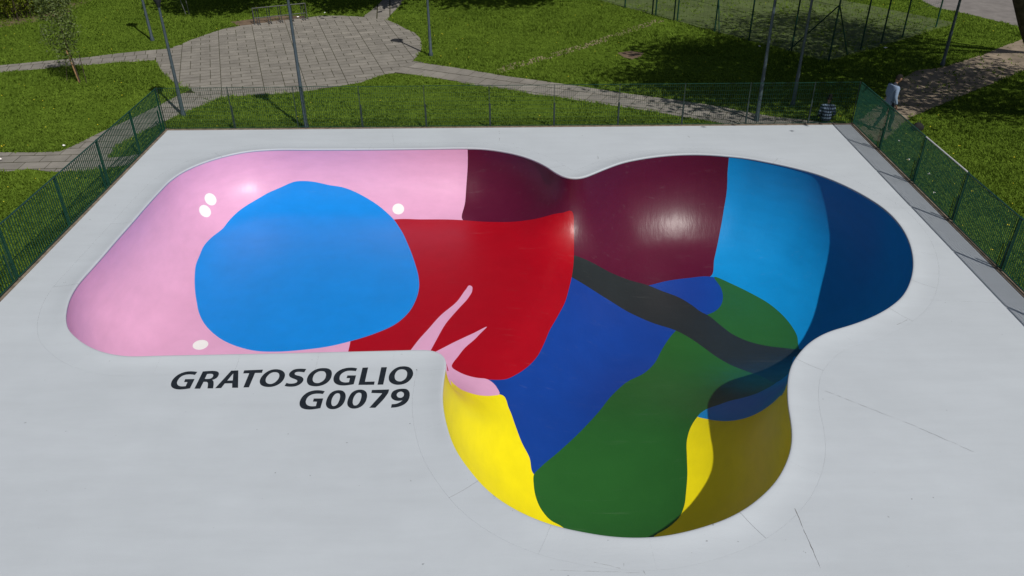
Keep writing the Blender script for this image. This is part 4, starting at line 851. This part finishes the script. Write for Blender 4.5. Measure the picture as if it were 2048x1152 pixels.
# local frame: +y is forward
body = [(0, 0, .93, .13, .10), (0, .01, 1.12, .14, .10), (0, .02, 1.33, .165, .11), (0, .02, 1.45, .075, .07), (0, .05, 1.55, .052, .055),
        (.09, 0, .90, .085, .09), (.10, .14, .50, .062, .065), (.10, .12, .10, .042, .045), (.10, .24, .05, .04, .03),
        (-.09, 0, .90, .085, .09), (-.10, -.06, .50, .062, .065), (-.10, -.28, .14, .042, .045), (-.10, -.20, .05, .04, .03)]
bb = [(0, 1), (1, 2), (2, 3), (3, 4), (0, 5), (5, 6), (6, 7), (7, 8), (0, 9), (9, 10), (10, 11), (11, 12)]
skin_mesh('body', body, bb, M['jeans'], wk)
shirt = [(0, 0, .86, .17, .13), (0, 0, 1.02, .168, .125), (0, .01, 1.20, .18, .13), (0, .015, 1.36, .185, .125), (0, .03, 1.46, .085, .08),
         (.19, .01, 1.40, .075, .075), (.235, -.02, 1.14, .056, .056), (.225, .08, .92, .044, .044), (-.19, .01, 1.40, .075, .075), (-.235, .0, 1.14, .056, .056), (-.225, .12, .92, .044, .044)]
skin_mesh('shirt', shirt, [(0, 1), (1, 2), (2, 3), (3, 4), (3, 5), (5, 6), (6, 7), (3, 8), (8, 9), (9, 10)], M['shirt'], wk, 2, 1)
hand_mesh('hand', (.222, .095, .89), (0, .25, -1), (1, 0, 0), M['skin'], wk); hand_mesh('hand', (-.222, .135, .89), (0, .3, -1), (-1, 0, 0), M['skin'], wk)
skin_mesh('neck', [(0, .04, 1.47, .05, .05), (0, .075, 1.57, .048, .05)], [(0, 1)], M['skin'], wk, 1)
skin_mesh('collar', [(0, .09, 1.42, .05, .03), (0, .07, 1.49, .06, .04)], [(0, 1)], M['black'], wk, 1)
h1 = head_mesh('head', (0, .115, 1.645), M['skin'], wk, 1.0, 0, R(-32)); hair_mesh(h1, M['hair'])
# seated youth with back to the bowl, outside the far fence
sp_ = empty('person', (9.95, 24.47, -.07), R(-12)); tag(sp_, 'person in navy and white striped shirt sitting outside the far fence, back turned', 'person')
legs = [(0, 0, .12, .12, .11), (.09, .05, .12, .085, .085), (.12, .42, .26, .06, .06), (.12, .52, .0, .042, .042), (.12, .64, -.02, .036, .03), (-.09, .05, .12, .085, .085), (-.14, .42, .24, .06, .06), (-.15, .54, .0, .042, .042), (-.15, .66, -.02, .036, .03), (0, 0, .3, .13, .10), (0, .02, .52, .14, .10)]
skin_mesh('body', legs, [(0, 1), (1, 2), (2, 3), (3, 4), (0, 5), (5, 6), (6, 7), (7, 8), (0, 9), (9, 10)], M['jeans'], sp_)
top_ = [(0, -.01, .10, .165, .13), (0, -.01, .26, .16, .12), (0, .0, .42, .17, .12), (0, .02, .54, .155, .11), (0, .04, .62, .07, .065), (.165, .03, .54, .066, .066), (.235, .0, .32, .052, .052), (.20, .17, .20, .042, .042), (-.165, .03, .54, .066, .066), (-.225, .02, .32, .052, .052), (-.16, .2, .22, .042, .042)]
skin_mesh('shirt', top_, [(0, 1), (1, 2), (2, 3), (3, 4), (3, 5), (5, 6), (6, 7), (3, 8), (8, 9), (9, 10)], M['stripe'], sp_, 2, 1)
hand_mesh('hand', (.19, .19, .195), (-.3, 1, -.1), (1, 0, 0), M['skin'], sp_, .9); hand_mesh('hand', (-.15, .22, .215), (.3, 1, -.1), (-1, 0, 0), M['skin'], sp_, .9)
skin_mesh('neck', [(0, .045, .62, .042, .042), (0, .06, .71, .042, .044)], [(0, 1)], M['skin'], sp_, 1)
h2 = head_mesh('head', (0.01, .085, .785), M['skin'], sp_, .95, R(-25), R(-18)); hair_mesh(h2, M['hair'], .98)
